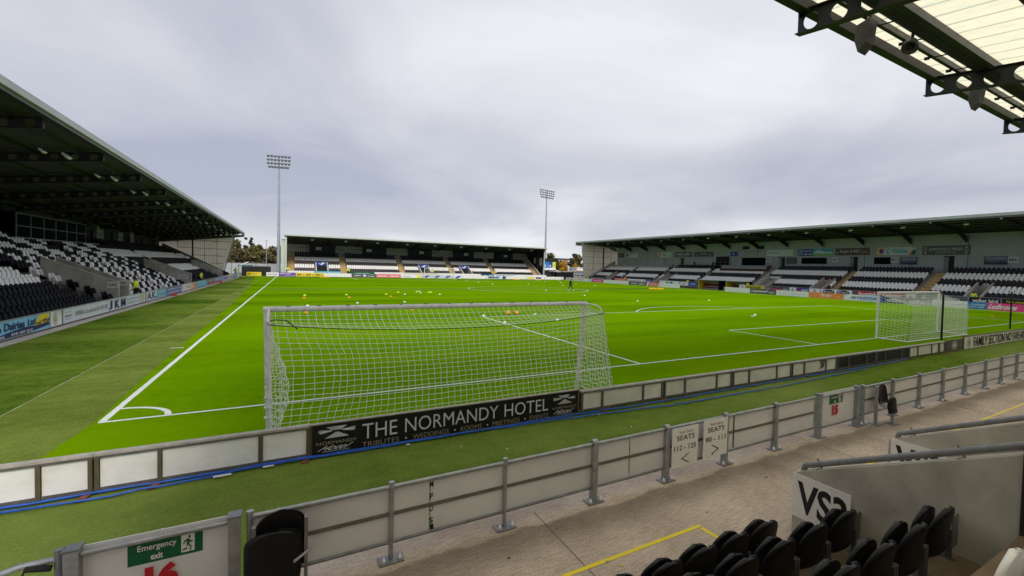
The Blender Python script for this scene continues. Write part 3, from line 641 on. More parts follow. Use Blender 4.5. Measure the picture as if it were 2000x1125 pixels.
# ================================================================== MAIN STAND ON THE RIGHT (east)
def build_right():
    root = empty('grandstand', (78, 48, 0), 'long grey walled main stand with wall banners along the right touchline', 'grandstand')
    fr = RIGHT; Y0, Y1 = -2, 98; rows = 10; tr, ri, d0, z0 = .8, .4, 73.9, .6
    voms = [(9.4, 11.0), (29.6, 31.6), (66.6, 69.4), (87.4, 90.3)]
    b = B(); segs = []; s = Y0
    for a, c in voms: segs += [(s, a, 0), (a, c, 5)]; s = c
    segs.append((s, Y1, 0)); terrace(b, fr, segs, rows, tr, ri, d0, z0, 'terrace_concrete', back=1.6, base=-.2); b.obj('terrace', root)
    aisles = [2.4, 16.2, 29.0-1.3+.0, 43.2, 57.4, 71.0, 84.0]
    aisles[2] = 27.9
    for a in aisles:
        b = B(); stairs(b, fr, a-.6, a+.6, rows, tr, ri, d0, z0, 'stair_ochre' if a < 40 else 'concrete_pale'); b.obj('stairway', root)
    for a, c in voms+[(39.6, 42.1)]:
        for s_ in (a, c): parapet(fr, s_-.1, .2, [(72.9, 0), (72.9, .75), (78.3, 3.12), (78.3, 1.5), (76.5, .5), (76.5, 0)], 'concrete_pale', root)
        b = B(); b.box(78.2, 78.3, a+.1, c-.1, 0, 3.0, 'wall_black'); b.obj('doorway', root)
    parapet(fr, Y1-.35, .35, [(72.2, 0), (72.2, .6), (82.6, 6.0), (82.6, 4.6), (74, .2), (74, 0)], 'concrete_pale', root)
    b = B(); b.box(83.5, 83.9, Y0, Y1, -.2, 11, 'wall_grey')
    rw = b.obj('rear_wall', root)
    for y in (7, 14, 21, 28, 35, 42, 49, 56, 63, 70, 77, 84, 91):
        b = B(); b.box(83.47, 83.5, y-.03, y+.03, 4.3, 9.8, 'steel_mid'); b.obj('wall_joint', rw)
    for (ya, yb, za, zb, m) in ((12.1, 9.7, 5.5, 6.52, 'glass_blue'), (26.4, 24.0, 5.45, 6.5, 'glass_dark'), (22.5, 20.3, 5.45, 6.52, 'glass_blue'), (39.2, 34.5, 5.45, 6.5, 'glass_dark'), (42.4, 40.3, 5.45, 6.55, 'door_grey'), (52.9, 47.2, 4.5, 6.6, 'glass_dark'), (60, 56.4, 4.4, 6.9, 'wall_black'), (52.8, 51.3, 8.4, 9.0, 'wall_black'), (49.2, 47.6, 8.4, 9.0, 'wall_black'), (4.5, 2.0, 5.5, 6.5, 'glass_blue')):
        b = B(); b.box(83.42, 83.46, yb, ya, za, zb, m); b.obj('window' if m != 'wall_black' else 'wall_opening', root)
        f = B()
        for z in (za, zb): f.box(83.40, 83.5, yb-.06, ya+.06, z-.04, z+.04, 'steel_dark')
        for y in (yb, ya): f.box(83.395, 83.5, y-.045, y+.045, za, zb, 'steel_dark')
        f.obj('window_frame', root)
    for y in (16.2, 29.7, 43.4, 71.0):
        b = B(); b.box(83.42, 83.49, y-.62, y+.62, 4.2, 6.6, 'wall_black'); b.box(83.36, 83.42, y+.0, y+.60, 4.2, 6.52, 'door_light'); b.box(83.40, 83.5, y-.68, y+.68, 6.56, 6.66, 'steel_dark'); b.obj('door', root)
    # roof
    zf = lambda d: 10.55-(d-71.5)*.072
    b = B(); sloped_sheet(b, fr, Y0-6, 101.5, 71.6, zf(71.6)+.3, 84, zf(84)+.3, .1, 'roof_under_grey'); rf = b.obj('roof', root)
    b = B(); b.box(71.35, 71.6, Y0-6, 101.5, 10.72, 11.06, 'fascia_grey'); b.box(71.42, 71.62, Y0-6, 101.5, 10.5, 10.72, 'fascia_dark'); b.box(71.35, 84, 101.5, 101.7, 10.0, 11.06, 'fascia_grey'); b.obj('fascia', rf)
    for k in range(15):
        y = .2+7*k; b = B()
        cell_beam(b, fr, y, 72.0, zf(72)-.18, -.072, 11.4, .44, .72, .14, 'steel_dark', n=10)
        b.prism([fr(y-.07, 83.4, zf(83.4)-1.15), fr(y-.07, 80.2, zf(80.2)-.2), fr(y-.07, 83.4, zf(83.4)-.2)], (0, .14, 0), 'steel_dark')
        b.box(71.9, 72.0, y-.1, y+.1, 10.35, 10.75, 'lamp_white'); b.obj('roof_beam', root)
        lamp(fr, y+3.6, 73, 10.1, root, .85)
    for d in (73.2, 75.2, 77.2, 79.2, 81.2, 83.0):
        b = B(); b.box(d-.05, d+.05, Y0-6, 101.4, zf(d)+.08, zf(d)+.30, 'steel_dark'); b.obj('purlin', root)
    # far gable
    b = B(); b.prism([(72.2, 98.1, .6), (71.25, 98.1, 10.75), (83.6, 98.1, 9.9), (83.6, 98.1, 3.8)], (0, .1, 0), 'gable_sheet'); ga = b.obj('gable_wall', root)
    b = B(); b.obox((72.25, 98.0, 0), (71.25, 98.0, 10.2), .18, .18, 'mast_grey'); b.obox((78.6, 98, 3.4), (78.6, 98, 9.6), .3, .25, 'steel_dark')
    for z in (3.2, 5.0, 6.8, 8.4): b.obox((72.1-.11*z, 98.04, z), (83.4, 98.04, z), .05, .06, 'steel_mid')
    for x, za in ((75.2, 2.0), (81.2, 5.2)): b.obox((x, 98.04, za), (x, 98.04, 9.6), .06, .06, 'steel_mid')
    b.obj('girt', ga)
    # directors' glass screen and the far ramp wall
    b = B(); b.box(80.2, 80.26, 44.4, 55.6, 4.25, 4.95, 'galvanised_dark'); b.obj('balcony_screen', root)
    b = B(); b.box(81.2, 81.4, 72.0, 97.5, 3.6, 4.75, 'concrete'); b.obj('balcony_wall', root)
    for k in range(rows):
        d = 74.3+tr*k; z = z0+ri*k; y = Y0+2.0
        while y < Y1-1:
            y += .5
            if k < 5 and any(a-.4 < y < c+.4 for a, c in voms): continue
            if k < 5 and 39.2 < y < 42.5: continue
            if k < 2 and 42.4 < y < 56: continue
            if any(abs(y-a) < .85 for a in aisles): continue
            if k >= 8 and y > 72: continue
            mi = 1 if k in (2, 3, 6, 7) else 0
            if k >= 8 and 44.4 < y < 56: mi = 2
            if k == 7 and 44.4 < y < 56: continue
            mass_seat('R', fr, y, d, z, mi)
    return root
build_right()

# ================================================================== FAR STAND (north)
def build_far():
    root = empty('grandstand', (34, 118, 0), 'distant end stand with rows of white and black seats behind the far goal', 'grandstand')
    fr = FAR; X0, X1 = 1.4, 67.0; rows = 11; tr, ri, d0, z0 = .82, .425, 113.6, .66
    voms = [(7.5, 9.9), (31.4, 33.9), (42.5, 45.0)]
    b = B(); segs = []; s = X0
    for a, c in voms: segs += [(s, a, 0), (a, c, 4)]; s = c
    segs.append((s, X1, 0)); terrace(b, fr, segs, rows, tr, ri, d0, z0, 'terrace_concrete', back=2.2); b.obj('terrace', root)
    aisles = [2.5, 13.3, 27.0, 39.8, 51.8, 65.2]
    for a in aisles:
        b = B(); stairs(b, fr, a-.62, a+.62, rows, tr, ri, d0, z0, 'stair_ochre'); b.obj('stairway', root)
    for a, c in voms:
        for s_ in (a, c): parapet(fr, s_-.12, .24, [(112.9, 0), (112.9, 1.3), (113.6, 1.6), (117.2, 3.3), (117.2, 1.2), (115, .4), (115, 0)], 'concrete_pale', root)
        b = B(); b.box(a+.12, c-.12, 116.8, 116.9, 0, 2.5, 'wall_black'); b.obj('doorway', root)
        b = B(); b.box(a+.12, c-.12, 116.7, 116.8, 2.42, 3.42, 'ink_blue')
        x = (a+c)/2; b.prism([(x-.8, 116.66, 3.05), (x-.1, 116.66, 2.85), (x+.1, 116.66, 3.25), (x+.9, 116.66, 3.1), (x+.3, 116.66, 2.85), (x+.2, 116.66, 2.55), (x-.2, 116.66, 2.65)], (0, .03, 0), 'ink_white'); b.obj('doorway_banner', root)
    DB = d0+tr*rows+2.1
    b = B(); b.box(X0, X1, DB, DB+.1, 3, 8.6, 'rear_sheet'); rw = b.obj('rear_wall', root)
    b = B()
    for z in (5.6, 6.9): b.box(X0, X1, DB-.08, DB, z-.05, z+.05, 'steel_mid')
    for xs in ((12.2, 18.5), (36.6, 42.8)):
        b.obox((xs[0], DB-.1, 4.6), (xs[1], DB-.1, 7.1), .1, .1, 'steel_mid'); b.obox((xs[0], DB-.12, 7.1), (xs[1], DB-.12, 4.6), .1, .1, 'steel_mid')
    b.obj('cross_brace', rw)
    for xa, xb in ((6.3, 12.1), (18.6, 24.4), (30.2, 36.5), (42.9, 48.8), (55.7, 61.4)):
        b = B(); b.box(xa, xb, DB-1.3, DB-.02, 4.9, 8.0, 'wall_navy'); b.box(xb-.02, xb+.06, DB-1.28, DB-.1, 5.0, 7.3, 'panel_white'); b.obj('kiosk', root)
    zf = lambda d: 9.05-(d-111.3)*.115
    b = B(); sloped_sheet(b, fr, X0-.1, X1+.2, 111.4, zf(111.4)+.12, DB+.3, zf(DB+.3)+.12, .1, 'roof_under_x'); rf = b.obj('roof', root)
    b = B(); b.box(X0-.6, X1+.3, 111.15, 111.4, 9.05, 9.38, 'fascia_green'); b.box(X0-.2, X1+.2, 111.2, 111.42, 8.85, 9.05, 'steel_dark'); b.obj('fascia', rf)
    for k in range(10):
        x = 3.0+7*k; b = B()
        cell_beam(b, fr, x, 111.6, zf(111.6)-.35, -.115, 12.6, .45, .72, .15, 'steel_dark', n=8); b.obj('roof_beam', root)
        if k < 9: lamp(fr, x+3.6, 112.4, 8.35, root, .95)
    for d in (112.6, 114.6, 116.6, 118.6, 120.6, 122.6):
        b = B(); b.box(X0, X1, d-.05, d+.05, zf(d)-.08, zf(d)+.1, 'steel_dark'); b.obj('purlin', root)
    b = B(); b.box(X0-.9, X0-.1, 112.4, 112.9, 0, 8.3, 'fascia_green'); b.box(X0-.1, X0+.25, 111.4, 112.4, 0, 9.1, 'fascia_green'); b.box(X0-.1, X0, 112.9, DB, 0, 8.5, 'gable_sheet'); b.obj('gable_wall', root)
    b = B(); b.prism([(X1, 113.0, .6), (X1, 112.3, 9.05), (X1, DB, 7.75), (X1, DB, 5.0), (X1, 114, .6)], (.12, 0, 0), 'wall_black'); ga = b.obj('gable_wall', root)
    b = B(); b.obox((X1-.1, 112.9, 0), (X1-.1, 112.3, 8.8), .35, .35, 'fascia_grey'); b.obox((X1-.08, 116.9, 2.5), (X1-.08, 116.9, 8), .2, .2, 'steel_mid'); b.obox((X1-.1, 112.7, 8.5), (X1-.1, DB, 7.2), .3, .25, 'steel_mid'); b.obj('gable_post', ga)
    for (y, z, r) in ((114.9, 5.2, 1.35), (119.0, 5.6, 1.0)):
        b = B()
        for rr, m, e in ((r, 'ink_white', .02), (r*.86, 'ink_black', .03), (r*.72, 'ink_pale', .04), (r*.3, 'ink_grey', .05)):
            b.poly([(X1-e, y+rr*.82*math.cos(2*PI*i/24), z+rr*math.sin(2*PI*i/24)) for i in range(24)], m)
        b.obj('emblem', ga)
    parapet(fr, X1-.9, .3, [(112.6, 0), (112.6, .9), (123.2, 6.2), (123.2, 5), (114.4, .7), (114.4, 0)], 'concrete_pale', root)
    for k in range(rows):
        d = 114.0+tr*k; z = z0+ri*k; x = X0
        while x < X1-1.1:
            x += .5
            if k < 4 and any(a-.4 < x < c+.4 for a, c in voms): continue
            if any(abs(x-a) < .85 for a in aisles): continue
            mass_seat('F', fr, x, d, z, 1 if k in (2, 3, 6, 7) else 0)
build_far()
# the thousands of seats beyond the nearest ones
me = bpy.data.meshes.new('distant_seats'); me.from_pydata(np.concatenate(MASS['v']).tolist(), [], MASS['f'])
for k in SEAT_MATS: me.materials.append(MATS[k])
me.polygons.foreach_set('material_index', MASS['m']); me.update()
o = bpy.data.objects.new('distant_seats', me); COL.objects.link(o)
tag(o, 'thousands of black and white seats filling the stands around the pitch', 'seats', kind='stuff')

# ================================================================== NEAR STAND (south), the photographer's own
def build_near():
    root = empty('grandstand', (30, -12, 0), 'near end stand with translucent roof sheets and concrete walkway walls', 'grandstand')
    fr = NEAR; b = B(); b.mi('terrace_brown')
    terrace(b, fr, [(1.4, 8.82, 0), (8.82, 11.48, 6), (11.48, 66.6, 0)], 9, .93, .43, 9.75, .22, 'terrace_brown', base=-.02, back=3); b.obj('terrace', root)
    for x in (8.82, 11.3):
        w = parapet(fr, x, .18, [(9.38, 0), (9.38, .78), (11.6, 1.80), (15.5, 3.60), (15.5, 0)], 'concrete', root)
        rb = B(); R = .037
        pts = [(x+.09, -9.47, .78), (x+.09, -9.47, .84)]+[(x+.09, -9.47-.10*(1-math.cos(a)), .84+.085*math.sin(a)) for a in (0.3, .6, .9, 1.2, 1.5)]+[(x+.09, -9.9, 1.085), (x+.09, -15.4, 3.64)]
        rb.tube(pts, R, 'rail_grey', 12)
        for d in (9.66, 11.1, 12.6, 14.1):
            z = .78+(d-9.38)*.46; rb.tube([(x+.09, -d-.06, z), (x+.09, -d+.02, z+.13)], .012, 'rail_grey', 6); rb.box(x+.03, x+.15, -d-.12, -d+.0, z-.03, z+.012, 'rail_grey')
        rb.obj('handrail', root)
    b = B(); b.box(8.80, 8.83, -11.66, -11.60, .7, 1.90, 'steel_dark'); b.obj('wall_joint', root)
    b = B(); b.box(8.805, 8.835, -14, -9.9, 0, .01, 'steel_dark'); 
    b = B(); b.box(1.4, 66.6, -20.6, -20.3, 0, 8.2, 'panel_white'); b.obj('rear_wall', root)  # unseen back wall, made white to bounce extra light under the roof
    zt = lambda d: 9.97-(d-5.75)*.13
    b = B(); b.poly([fr(1.4, 5.76, zt(5.76)+.17), fr(66.8, 5.76, zt(5.76)+.17), fr(66.8, 12.6, zt(12.6)+.2), fr(1.4, 12.6, zt(12.6)+.2)], 'roof_translucent'); b.obj('rooflight', root)
    b = B(); b.poly([fr(1.4, 12.6, zt(12.6)+.2), fr(66.8, 12.6, zt(12.6)+.2), fr(66.8, 20.6, zt(20.6)+.2), fr(1.4, 20.6, zt(20.6)+.2)], 'roof_translucent'); b.obj('roof', root)
    b = B(); b.box(1.2, 67, -5.98, -5.74, 9.84, 10.105, 'steel_dark'); b.box(1.2, 67, -5.74, -5.70, 10.0, 10.16, 'fascia_dark'); b.obj('gutter', root)
    for k in range(10):
        x = 7*k if k else 1.5; b = B()
        cell_beam(b, fr, x, 5.63, 9.40, -.13, 14.6, .55, .70, .205, 'steel_dark', n=24, th=.02, fw_=.2, cap=False)
        b.box(x-.10, x+.10, -5.72, -5.69, 9.78, 10.02, 'steel_dark'); b.obj('roof_beam', root)
    b = B(); b.prism([(1.45, -8.3, 0), (1.45, -8.3, 9.5), (1.45, -20.3, 8.0), (1.45, -20.3, 0)], (.003, 0, 0), 'gable_sheet'); b.obj('gable_wall', root)
    def purlin(d, w, h, zo=0.0):
        b = B(); b.box(1.4, 66.6, -d-w/2, -d+w/2, zt(d)+zo-h+.19, zt(d)+zo+.19, 'steel_mid'); b.box(1.4, 66.6, -d-w, -d+w, zt(d)+zo-h+.175, zt(d)+zo-h+.19, 'steel_dark'); b.obj('purlin', root)
    purlin(6.55, .05, .2); purlin(7.42, .07, .26)
    for d in (9.2, 11.0, 12.8, 14.6, 16.4, 18.2): purlin(d, .06, .22)
    # perforated cable tray with its hanger rods
    b = B(); zc = zt(7.1)-.02
    for d in np.linspace(6.98, 7.36, 7): b.box(8, 52, -d-.012, -d+.012, zt(d)-.03, zt(d)-.01, 'steel_dark')
    x = 8
    while x < 40: b.box(x, x+.03, -7.38, -6.96, zc-.055, zc-.02, 'steel_dark'); x += .075
    b.box(8, 52, -7.40, -7.36, zc-.06, zc+.04, 'steel_dark'); b.obj('cable_tray', root)
    for k in range(1, 7):
        for f in (.28, .5, .72, .93):
            x = 7*k+7*f; b = B(); b.tube([(x, -6.42, zt(6.42)-.05), (x, -7.0, zt(7.0)-.05)], .018, 'steel_dark', 6); b.tube([(x, -6.38, zt(6.4)-.05), (x, -6.50, zt(6.5)-.05)], .05, 'steel_dark', 8); b.obj('hanger_rod', root)
    for x in (8.4, 15.4, 22.4, 29.4, 36.4):
        b = B(); z = 9.28
        pts = [(x-.15, -6.42, z+.40), (x-.15, -6.74, z+.46), (x-.15, -6.66, z-.10), (x-.15, -6.46, z-.28), (x-.15, -6.36, z+.05)]
        b.prism(pts, (.36, 0, 0), 'steel_mid'); fl = b.obj('roof_floodlight', root)
        b = B(); b.obox((x+.0, -6.58, z+.4), (x+.0, -6.58, z+.66), .05, .02, 'galvanised'); b.obox((x-.16, -6.58, z+.66), (x+.2, -6.58, z+.66), .04, .03, 'rust'); b.obj('bracket', fl)
    for x in (16.9, 30.9):
        b = B(); c = Vector((x, -6.95, 9.52)); b.lathe(c, [(0, 0), (.10, 0), (.15, .04), (.19, .22), (.20, .25), (.17, .26), (.13, .20), (.0, .16)], 'steel_mid', 16, axis=(-.5, -.1, -.75)); b.lathe(c, [(.0, .17), (.075, .2), (.075, .24), (0, .24)], 'steel_dark', 12, axis=(-.5, -.1, -.75))
        b.obox(c, c+Vector((0, -.05, .3)), .08, .05, 'steel_dark'); b.obj('loudspeaker', root)
build_near()

# ================================================================== FOREGROUND SEATS
def shell(b, W, H, th, lean, curve, mat, o, flip=1, nu=11, nv=13, base_narrow=.0, sq=.46, pw=2.5):
    """rounded seat shell: grid front and back, bowed across its width; o = bottom centre"""
    vs = []; o = Vector(o)
    def hw(v):
        t = max(0, (v-sq)/(1-sq)); return W/2*max(0, (1-t**pw))**.5*(.94+.06*min(1, v*3))
    for side in (0, 1):
        for j in range(nv+1):
            v = math.sin(PI/2*j/nv)
            for i in range(nu):
                s = -1+2*i/(nu-1); x = hw(min(v, .997))*s
                y = flip*(lean*v*H+curve*(s*s)*(1-.35*v)+.02*math.sin(v*PI))+(th*flip*-1 if side else 0)*(1-.5*(abs(s)**6))
                vs.append(o+Vector((x, y, v*H)))
    n1 = (nv+1)*nu; fs = []
    for j in range(nv):
        for i in range(nu-1):
            a = j*nu+i; fs.append((a, a+1, a+nu+1, a+nu)); fs.append((n1+a, n1+a+nu, n1+a+nu+1, n1+a+1))
    for j in range(nv):
        for i in (0, nu-1): a = j*nu+i; fs.append((a, a+nu, n1+a+nu, n1+a))
    for i in range(nu-1):
        for j in (0, nv): a = j*nu+i; fs.append((a, a+1, n1+a+1, n1+a))
    b.add(vs, fs, mat, True)
def make_seat(mat, W, H=.45, leg=.14, pan=.40, dpan=.17):
    """origin on the floor below the back; sitter faces +y"""
    root = empty('stadium_seat', (0, 0, 0), 'x', 'seat')
    b = B(); shell(b, W, H, .035, -.17, .035, mat, (0, 0, leg)); b.obj('backrest', root)
    b = B(); shell(b, W*.93, pan, .05, -.10, -.03, mat, (0, dpan, leg-.02), base_narrow=.1); b.obj('seat_pan', root)
    for s in (-1, 1):
        b = B(); b.box(s*W*.5-.015+.01*s, s*W*.5+.015+.01*s, -.02, .03, 0, leg+.14, 'steel_mid'); b.obox((s*W*.5, .01, leg+.06), (s*W*.5, dpan+.02, leg+.03), .02, .09, 'steel_mid'); b.box(s*W*.5-.03, s*W*.5+.03, -.06, .07, 0, .008, 'steel_mid'); b.obj('bracket', root)
    return root
sb, sw = make_seat('seat_black', .55), make_seat('seat_white', .55)
firstb = [True]; firstw = [True]
def place_seat(proto, flag, loc, label, scale=1.0, rz=0.0):
    if flag[0]: flag[0] = False; o = proto; o.location = loc; o.rotation_euler.z = rz
    else: o = copy_thing(proto, loc, rz=rz)
    o['label'] = label; o['group'] = 'seats in the near end stand'; return o
pos_word = ['nearest the concrete walkway wall', 'second from the concrete walkway wall', 'third from the concrete walkway wall', 'fourth from the concrete walkway wall', 'fifth from the concrete walkway wall', 'sixth from the concrete walkway wall', 'seventh from the concrete walkway wall']
for i in range(7):
    place_seat(sb, firstb, (7.90-.497*i, -9.63, -.06), 'black folded seat of the lowest row, %s' % pos_word[i].replace('nearest the', 'at the row end by the')).scale.x = .90
for i in range(6):
    place_seat(sb, firstb, (8.42-.557*i, -10.25, .22), 'black folded seat of the middle row, %s' % pos_word[i])
for i in range(5):
    place_seat(sb, firstb, (8.43-.557*i, -11.13, .65), 'black folded seat of the upper black row, %s' % pos_word[i])
for i in range(3):
    place_seat(sw, firstw, (8.56-.557*i, -12.02, 1.0), 'white folded seat behind the black rows, %s' % pos_word[i])
for (y, z0, z1) in ((-10.24, .34, .66), (-11.15, .75, 1.06)):
    b = B(); b.prism([(8.70, y, z0), (8.815, y+.0, z0), (8.815, y, z1), (8.70, y, z1)], (0, .012, 0), 'galvanised_dark')
    tag(b.obj('filler_plate'), 'small grey metal filler plate between the %s black row and the wall' % ('middle' if y > -11 else 'upper'), 'plate', 'filler plates')

# ================================================================== CROWD BARRIER AND GATES
YB = -7.46
def barrier(x0, x1, posts, panels, label, thin=()):
    root = empty('crowd_barrier', ((x0+x1)/2, YB, 0), label, 'barrier', 'crowd barrier sections')
    for x in posts:
        b = B()
        if x in thin:
            b.tube([(x, YB, 0), (x, YB, .87)], .027, 'galvanised', 10); b.tube([(x, YB, .80), (x, YB, .895)], .032, 'galvanised', 10)
        else:
            b.box(x-.04, x+.04, YB-.05, YB+.05, 0, .86, 'galvanised'); b.tube([(x-.04, YB, .855), (x+.04, YB, .855)], .05, 'galvanised', 10)
        b.box(x-.13, x+.13, YB-.11, YB+.07, 0, .016, 'galvanised_dark')
        for sx in (-1, 1): b.lathe((x+sx*.085, YB-.06, .016), [(.028, 0), (.028, .03), (.016, .034), (.016, .06), (0, .062)], 'bright_bolt', 8)
        b.obj('post', root)
    for z, r, nm in ((.835, .024, 'top_rail'), (.20, .019, 'bottom_rail')):
        b = B(); b.tube([(x0, YB, z), (x1, YB, z)], r, 'galvanised' if nm == 'top_rail' else 'galvanised_dark', 10); b.obj(nm, root)
    for xa, xb in panels:
        b = B(); b.box(xa+.006, xb-.006, YB+.02, YB+.032, .21, .82, 'barrier_panel'); b.obj('panel', root)
    b = B(); b.box(x0+.02, x1-.02, YB+.004, YB+.018, .50, .54, 'panel_rail'); b.obj('mid_rail', root)
    return root
px = [4.23, 5.60, 6.97, 8.35, 9.72, 11.11]
r_ = barrier(2.92, 12.42, [2.93]+px, [(2.95, 4.66), (4.665, 5.6), (5.6, 6.97), (6.97, 7.62), (7.64, 8.35), (8.35, 9.95), (9.98, 11.11), (11.11, 12.42)], 'galvanised barrier with pale infill panels between the two numbered exit gates', thin=[2.93, 4.23, 5.60])
for i, ch in enumerate('MFOS'):
    p = Panel((4.655, YB+.0185, .72-.145*i), (1, 0, 0), (0, 0, 1), .045, .075); p.big = False; p.text(ch, 0, 0, 1, 1, 'ink_black', .03); p.finish(r_)
b = B(); b.box(4.66, 4.705, YB+.012, YB+.018, .215, .275, 'ink_black'); b.box(9.955, 9.975, YB+.012, YB+.019, .22, .81, 'ink_black'); b.obj('panel_joint', r_)
px2 = [14.25, 15.62, 17.02, 18.42, 19.9, 21.42, 22.75, 24.15, 25.55, 26.95, 28.35, 29.75, 31.15, 32.55, 33.95, 35.35]
barrier(14.2, 40, px2, [(a, c) for a, c in zip(px2[:-1], px2[1:])]+[(35.4, 40)], 'galvanised barrier with pale infill panels running on beyond the farther exit gate')
def gate(x0, x1, num, label):
    root = empty('emergency_gate', ((x0+x1)/2, YB, 0), label, 'gate', 'emergency exit gates')
    for x in (x0, x1):
        b = B(); b.box(x-.045, x+.045, YB-.07, YB+.05, 0, .885, 'galvanised'); b.box(x-.055, x+.055, YB-.08, YB+.06, .885, .90, 'galvanised_dark'); b.box(x-.13, x+.13, YB-.13, YB+.09, 0, .014, 'galvanised_dark'); b.obj('gate_post', root)
    b = B(); b.tube([(x0+.05, YB-.02, .83), (x1-.05, YB-.02, .83)], .021, 'galvanised', 10); b.obj('top_rail', root)
    b = B(); b.tube([(x0+.05, YB-.02, .17), (x1-.05, YB-.02, .17)], .02, 'galvanised_dark', 10); b.obj('bottom_rail', root)
    p = Panel((x0+.05, YB+.02, .17), (1, 0, 0), (0, 0, 1), x1-x0-.1, .71); p.big = False
    b = B(); p.body(b, .012, 'barrier_panel'); b.obj('gate_leaf', root)
    W = p.w; u = lambda m: m/W
    a0, a1 = .28*W/1.0, .28*W+.52; cx = (a0+a1)/2
    a0, a1 = u(cx-.26), u(cx+.26)
    p.rect(a0, .605, a1, .905, 'ink_green'); dw = a1-a0
    q0 = a0+dw*.70; q1 = a0+dw*.885; p.rect(q0, .64, q1, .87, 'ink_white')
    # running figure
    def q(pts): p.pol([(q0+(q1-q0)*x, .64+.23*y) for x, y in pts], 'ink_green')
    q([(.62+.09*math.cos(t*PI/6), .86+.085*math.sin(t*PI/6)) for t in range(12)])
    q([(.42, .74), (.62, .76), (.60, .44), (.42, .42)]); q([(.42, .74), (.22, .66), (.14, .48), (.22, .46), (.30, .60), (.44, .62)]); q([(.60, .74), (.74, .60), (.90, .62), (.90, .56), (.70, .52), (.56, .62)])
    q([(.42, .46), (.54, .46), (.40, .26), (.10, .20), (.08, .12), (.44, .16)]); q([(.48, .46), (.60, .46), (.78, .30), (.74, .04), (.66, .04), (.68, .26)])
    p.text('Emergency', a0+dw*.13, .755, a0+dw*.64, .855, 'ink_white', .012); p.text('exit', a0+dw*.30, .645, a0+dw*.46, .725, 'ink_white', .025)
    m = (a0+a1)/2-.03; p.text(num, m-u(.115), .26, m+u(.115), .57, 'ink_red', .065)
    p.finish(root, 'exit_sign')
gate(1.72, 2.81, '16', 'emergency exit gate with a red 16 at the bottom left corner')
gate(12.53, 14.0, '15', 'emergency exit gate with a red 15, farther along the barrier')
b = B(); b.tube([(1.64, YB, .82), (1.42, YB, .82), (1.30, YB, .79), (1.22, YB, .71), (1.19, YB, .58), (1.18, YB, 0)], .026, 'galvanised', 10); b.tube([(1.64, YB, 0), (1.64, YB, .90)], .034, 'galvanised_dark', 10)
rr = empty('end_rail', (1.4, YB, 0), 'curved galvanised end rail left of the gate with the red 16', 'rail')
b.obj('rail', rr); b = B(); b.tube([(1.45, YB-.02, .80), (1.6, YB-.03, .77)], .026, 'cord_black', 8); b.tube([(1.45, YB-.02, .79), (1.40, YB-.03, .66), (1.38, YB-.02, .5)], .008, 'cord_black', 6); b.obj('strap', rr)
# stewards' folding seats fixed at the gates
root = empty('steward_seat', (3.17, -7.62, 0), 'black folding steward seat fixed beside the red 16 gate', 'seat')
b = B(); shell(b, .43, .56, .03, .08, -.03, 'seat_black', (3.19, -7.60, .33), sq=.6, pw=3); b.obj('backrest', root)
b = B(); shell(b, .47, .52, .05, .05, .03, 'seat_black', (3.13, -7.70, .22), sq=.74, pw=3.2); b.obj('seat_pan', root)
b = B(); b.box(2.955, 2.985, -7.66, -7.60, 0, .8, 'galvanised_dark'); b.box(3.385, 3.415, -7.66, -7.60, 0, .8, 'galvanised_dark'); b.tube([(3.30, -7.80, .46), (3.44, -7.64, .46)], .014, 'galvanised', 8); b.obj('seat_stand', root)
root = empty('steward_seat', (14.85, -7.62, 0), 'black folding steward seat on a post beside the red 15 gate', 'seat')
b = B(); shell(b, .42, .44, .03, .10, -.04, 'seat_black', (14.82, -7.62, .44)); b.obj('backrest', root)
b = B(); shell(b, .36, .36, .05, .1, .03, 'seat_black', (14.86, -7.86, .27)); b.obj('seat_pan', root)
b = B(); b.box(14.52, 14.57, -7.66, -7.60, 0, .86, 'galvanised'); b.box(14.90, 14.95, -7.83, -7.78, 0, .4, 'galvanised'); b.obox((14.8, -7.62, .40), (14.86, -7.82, .34), .22, .03, 'galvanised'); b.box(14.42, 14.66, -7.75, -7.52, 0, .012, 'galvanised_dark'); b.box(14.82, 15.03, -7.92, -7.72, 0, .012, 'galvanised_dark'); b.obj('seat_stand', root)
def seats_sign(x0, x1, z0, rng, arrow, label):
    def draw(p):
        p.text('South Stand', .26, .845, .78, .915, 'ink_grey', .0); p.text('SEATS', .17, .67, .86, .80, 'ink_black', .008); p.text(rng, .08, .42, .92, .555, 'ink_black', .008)
        s = arrow; c = .5; w = .15
        pts = [(c-s*w, .20), (c+s*w, .335), (c+s*w, .31), (c-s*w*.62, .20), (c+s*w, .09), (c+s*w, .065)]
        p.pol(pts if s > 0 else pts[::-1], 'ink_black')
    board('seat_sign', label, 'sign', (x0, -7.545, z0), (1, 0, 0), (0, 0, 1), x1-x0, .64, 'sign_white', t=.008, draw=draw, big=False, group='seat direction signs', base=((x0+x1)/2, -7.545, z0))
seats_sign(8.40, 8.97, .20, '112 - 125', 1, 'white sign reading SEATS 112 - 125 fixed to the barrier')
seats_sign(9.10, 9.68, .22, '90 - 111', -1, 'white sign reading SEATS 90 - 111 fixed to the barrier')
for x, d0, lab in ((8.82, 9.385, 'large white VS3 sign on the nearer concrete walkway wall'), (11.3, 9.42, 'white VS3 sign on the farther walkway wall behind the rail')):
    zs = .23 if x < 10 else .26
    def draw(p): p.text('VS3', .09, .14, .95, .86, 'ink_black', .03)
    board('walkway_sign', lab, 'sign', (x-.012, -d0, zs), (0, -1, 0), (0, 0, 1), .74, .56, 'ink_white', t=.01, draw=draw, big=False, base=(x-.012, -d0-.37, zs))

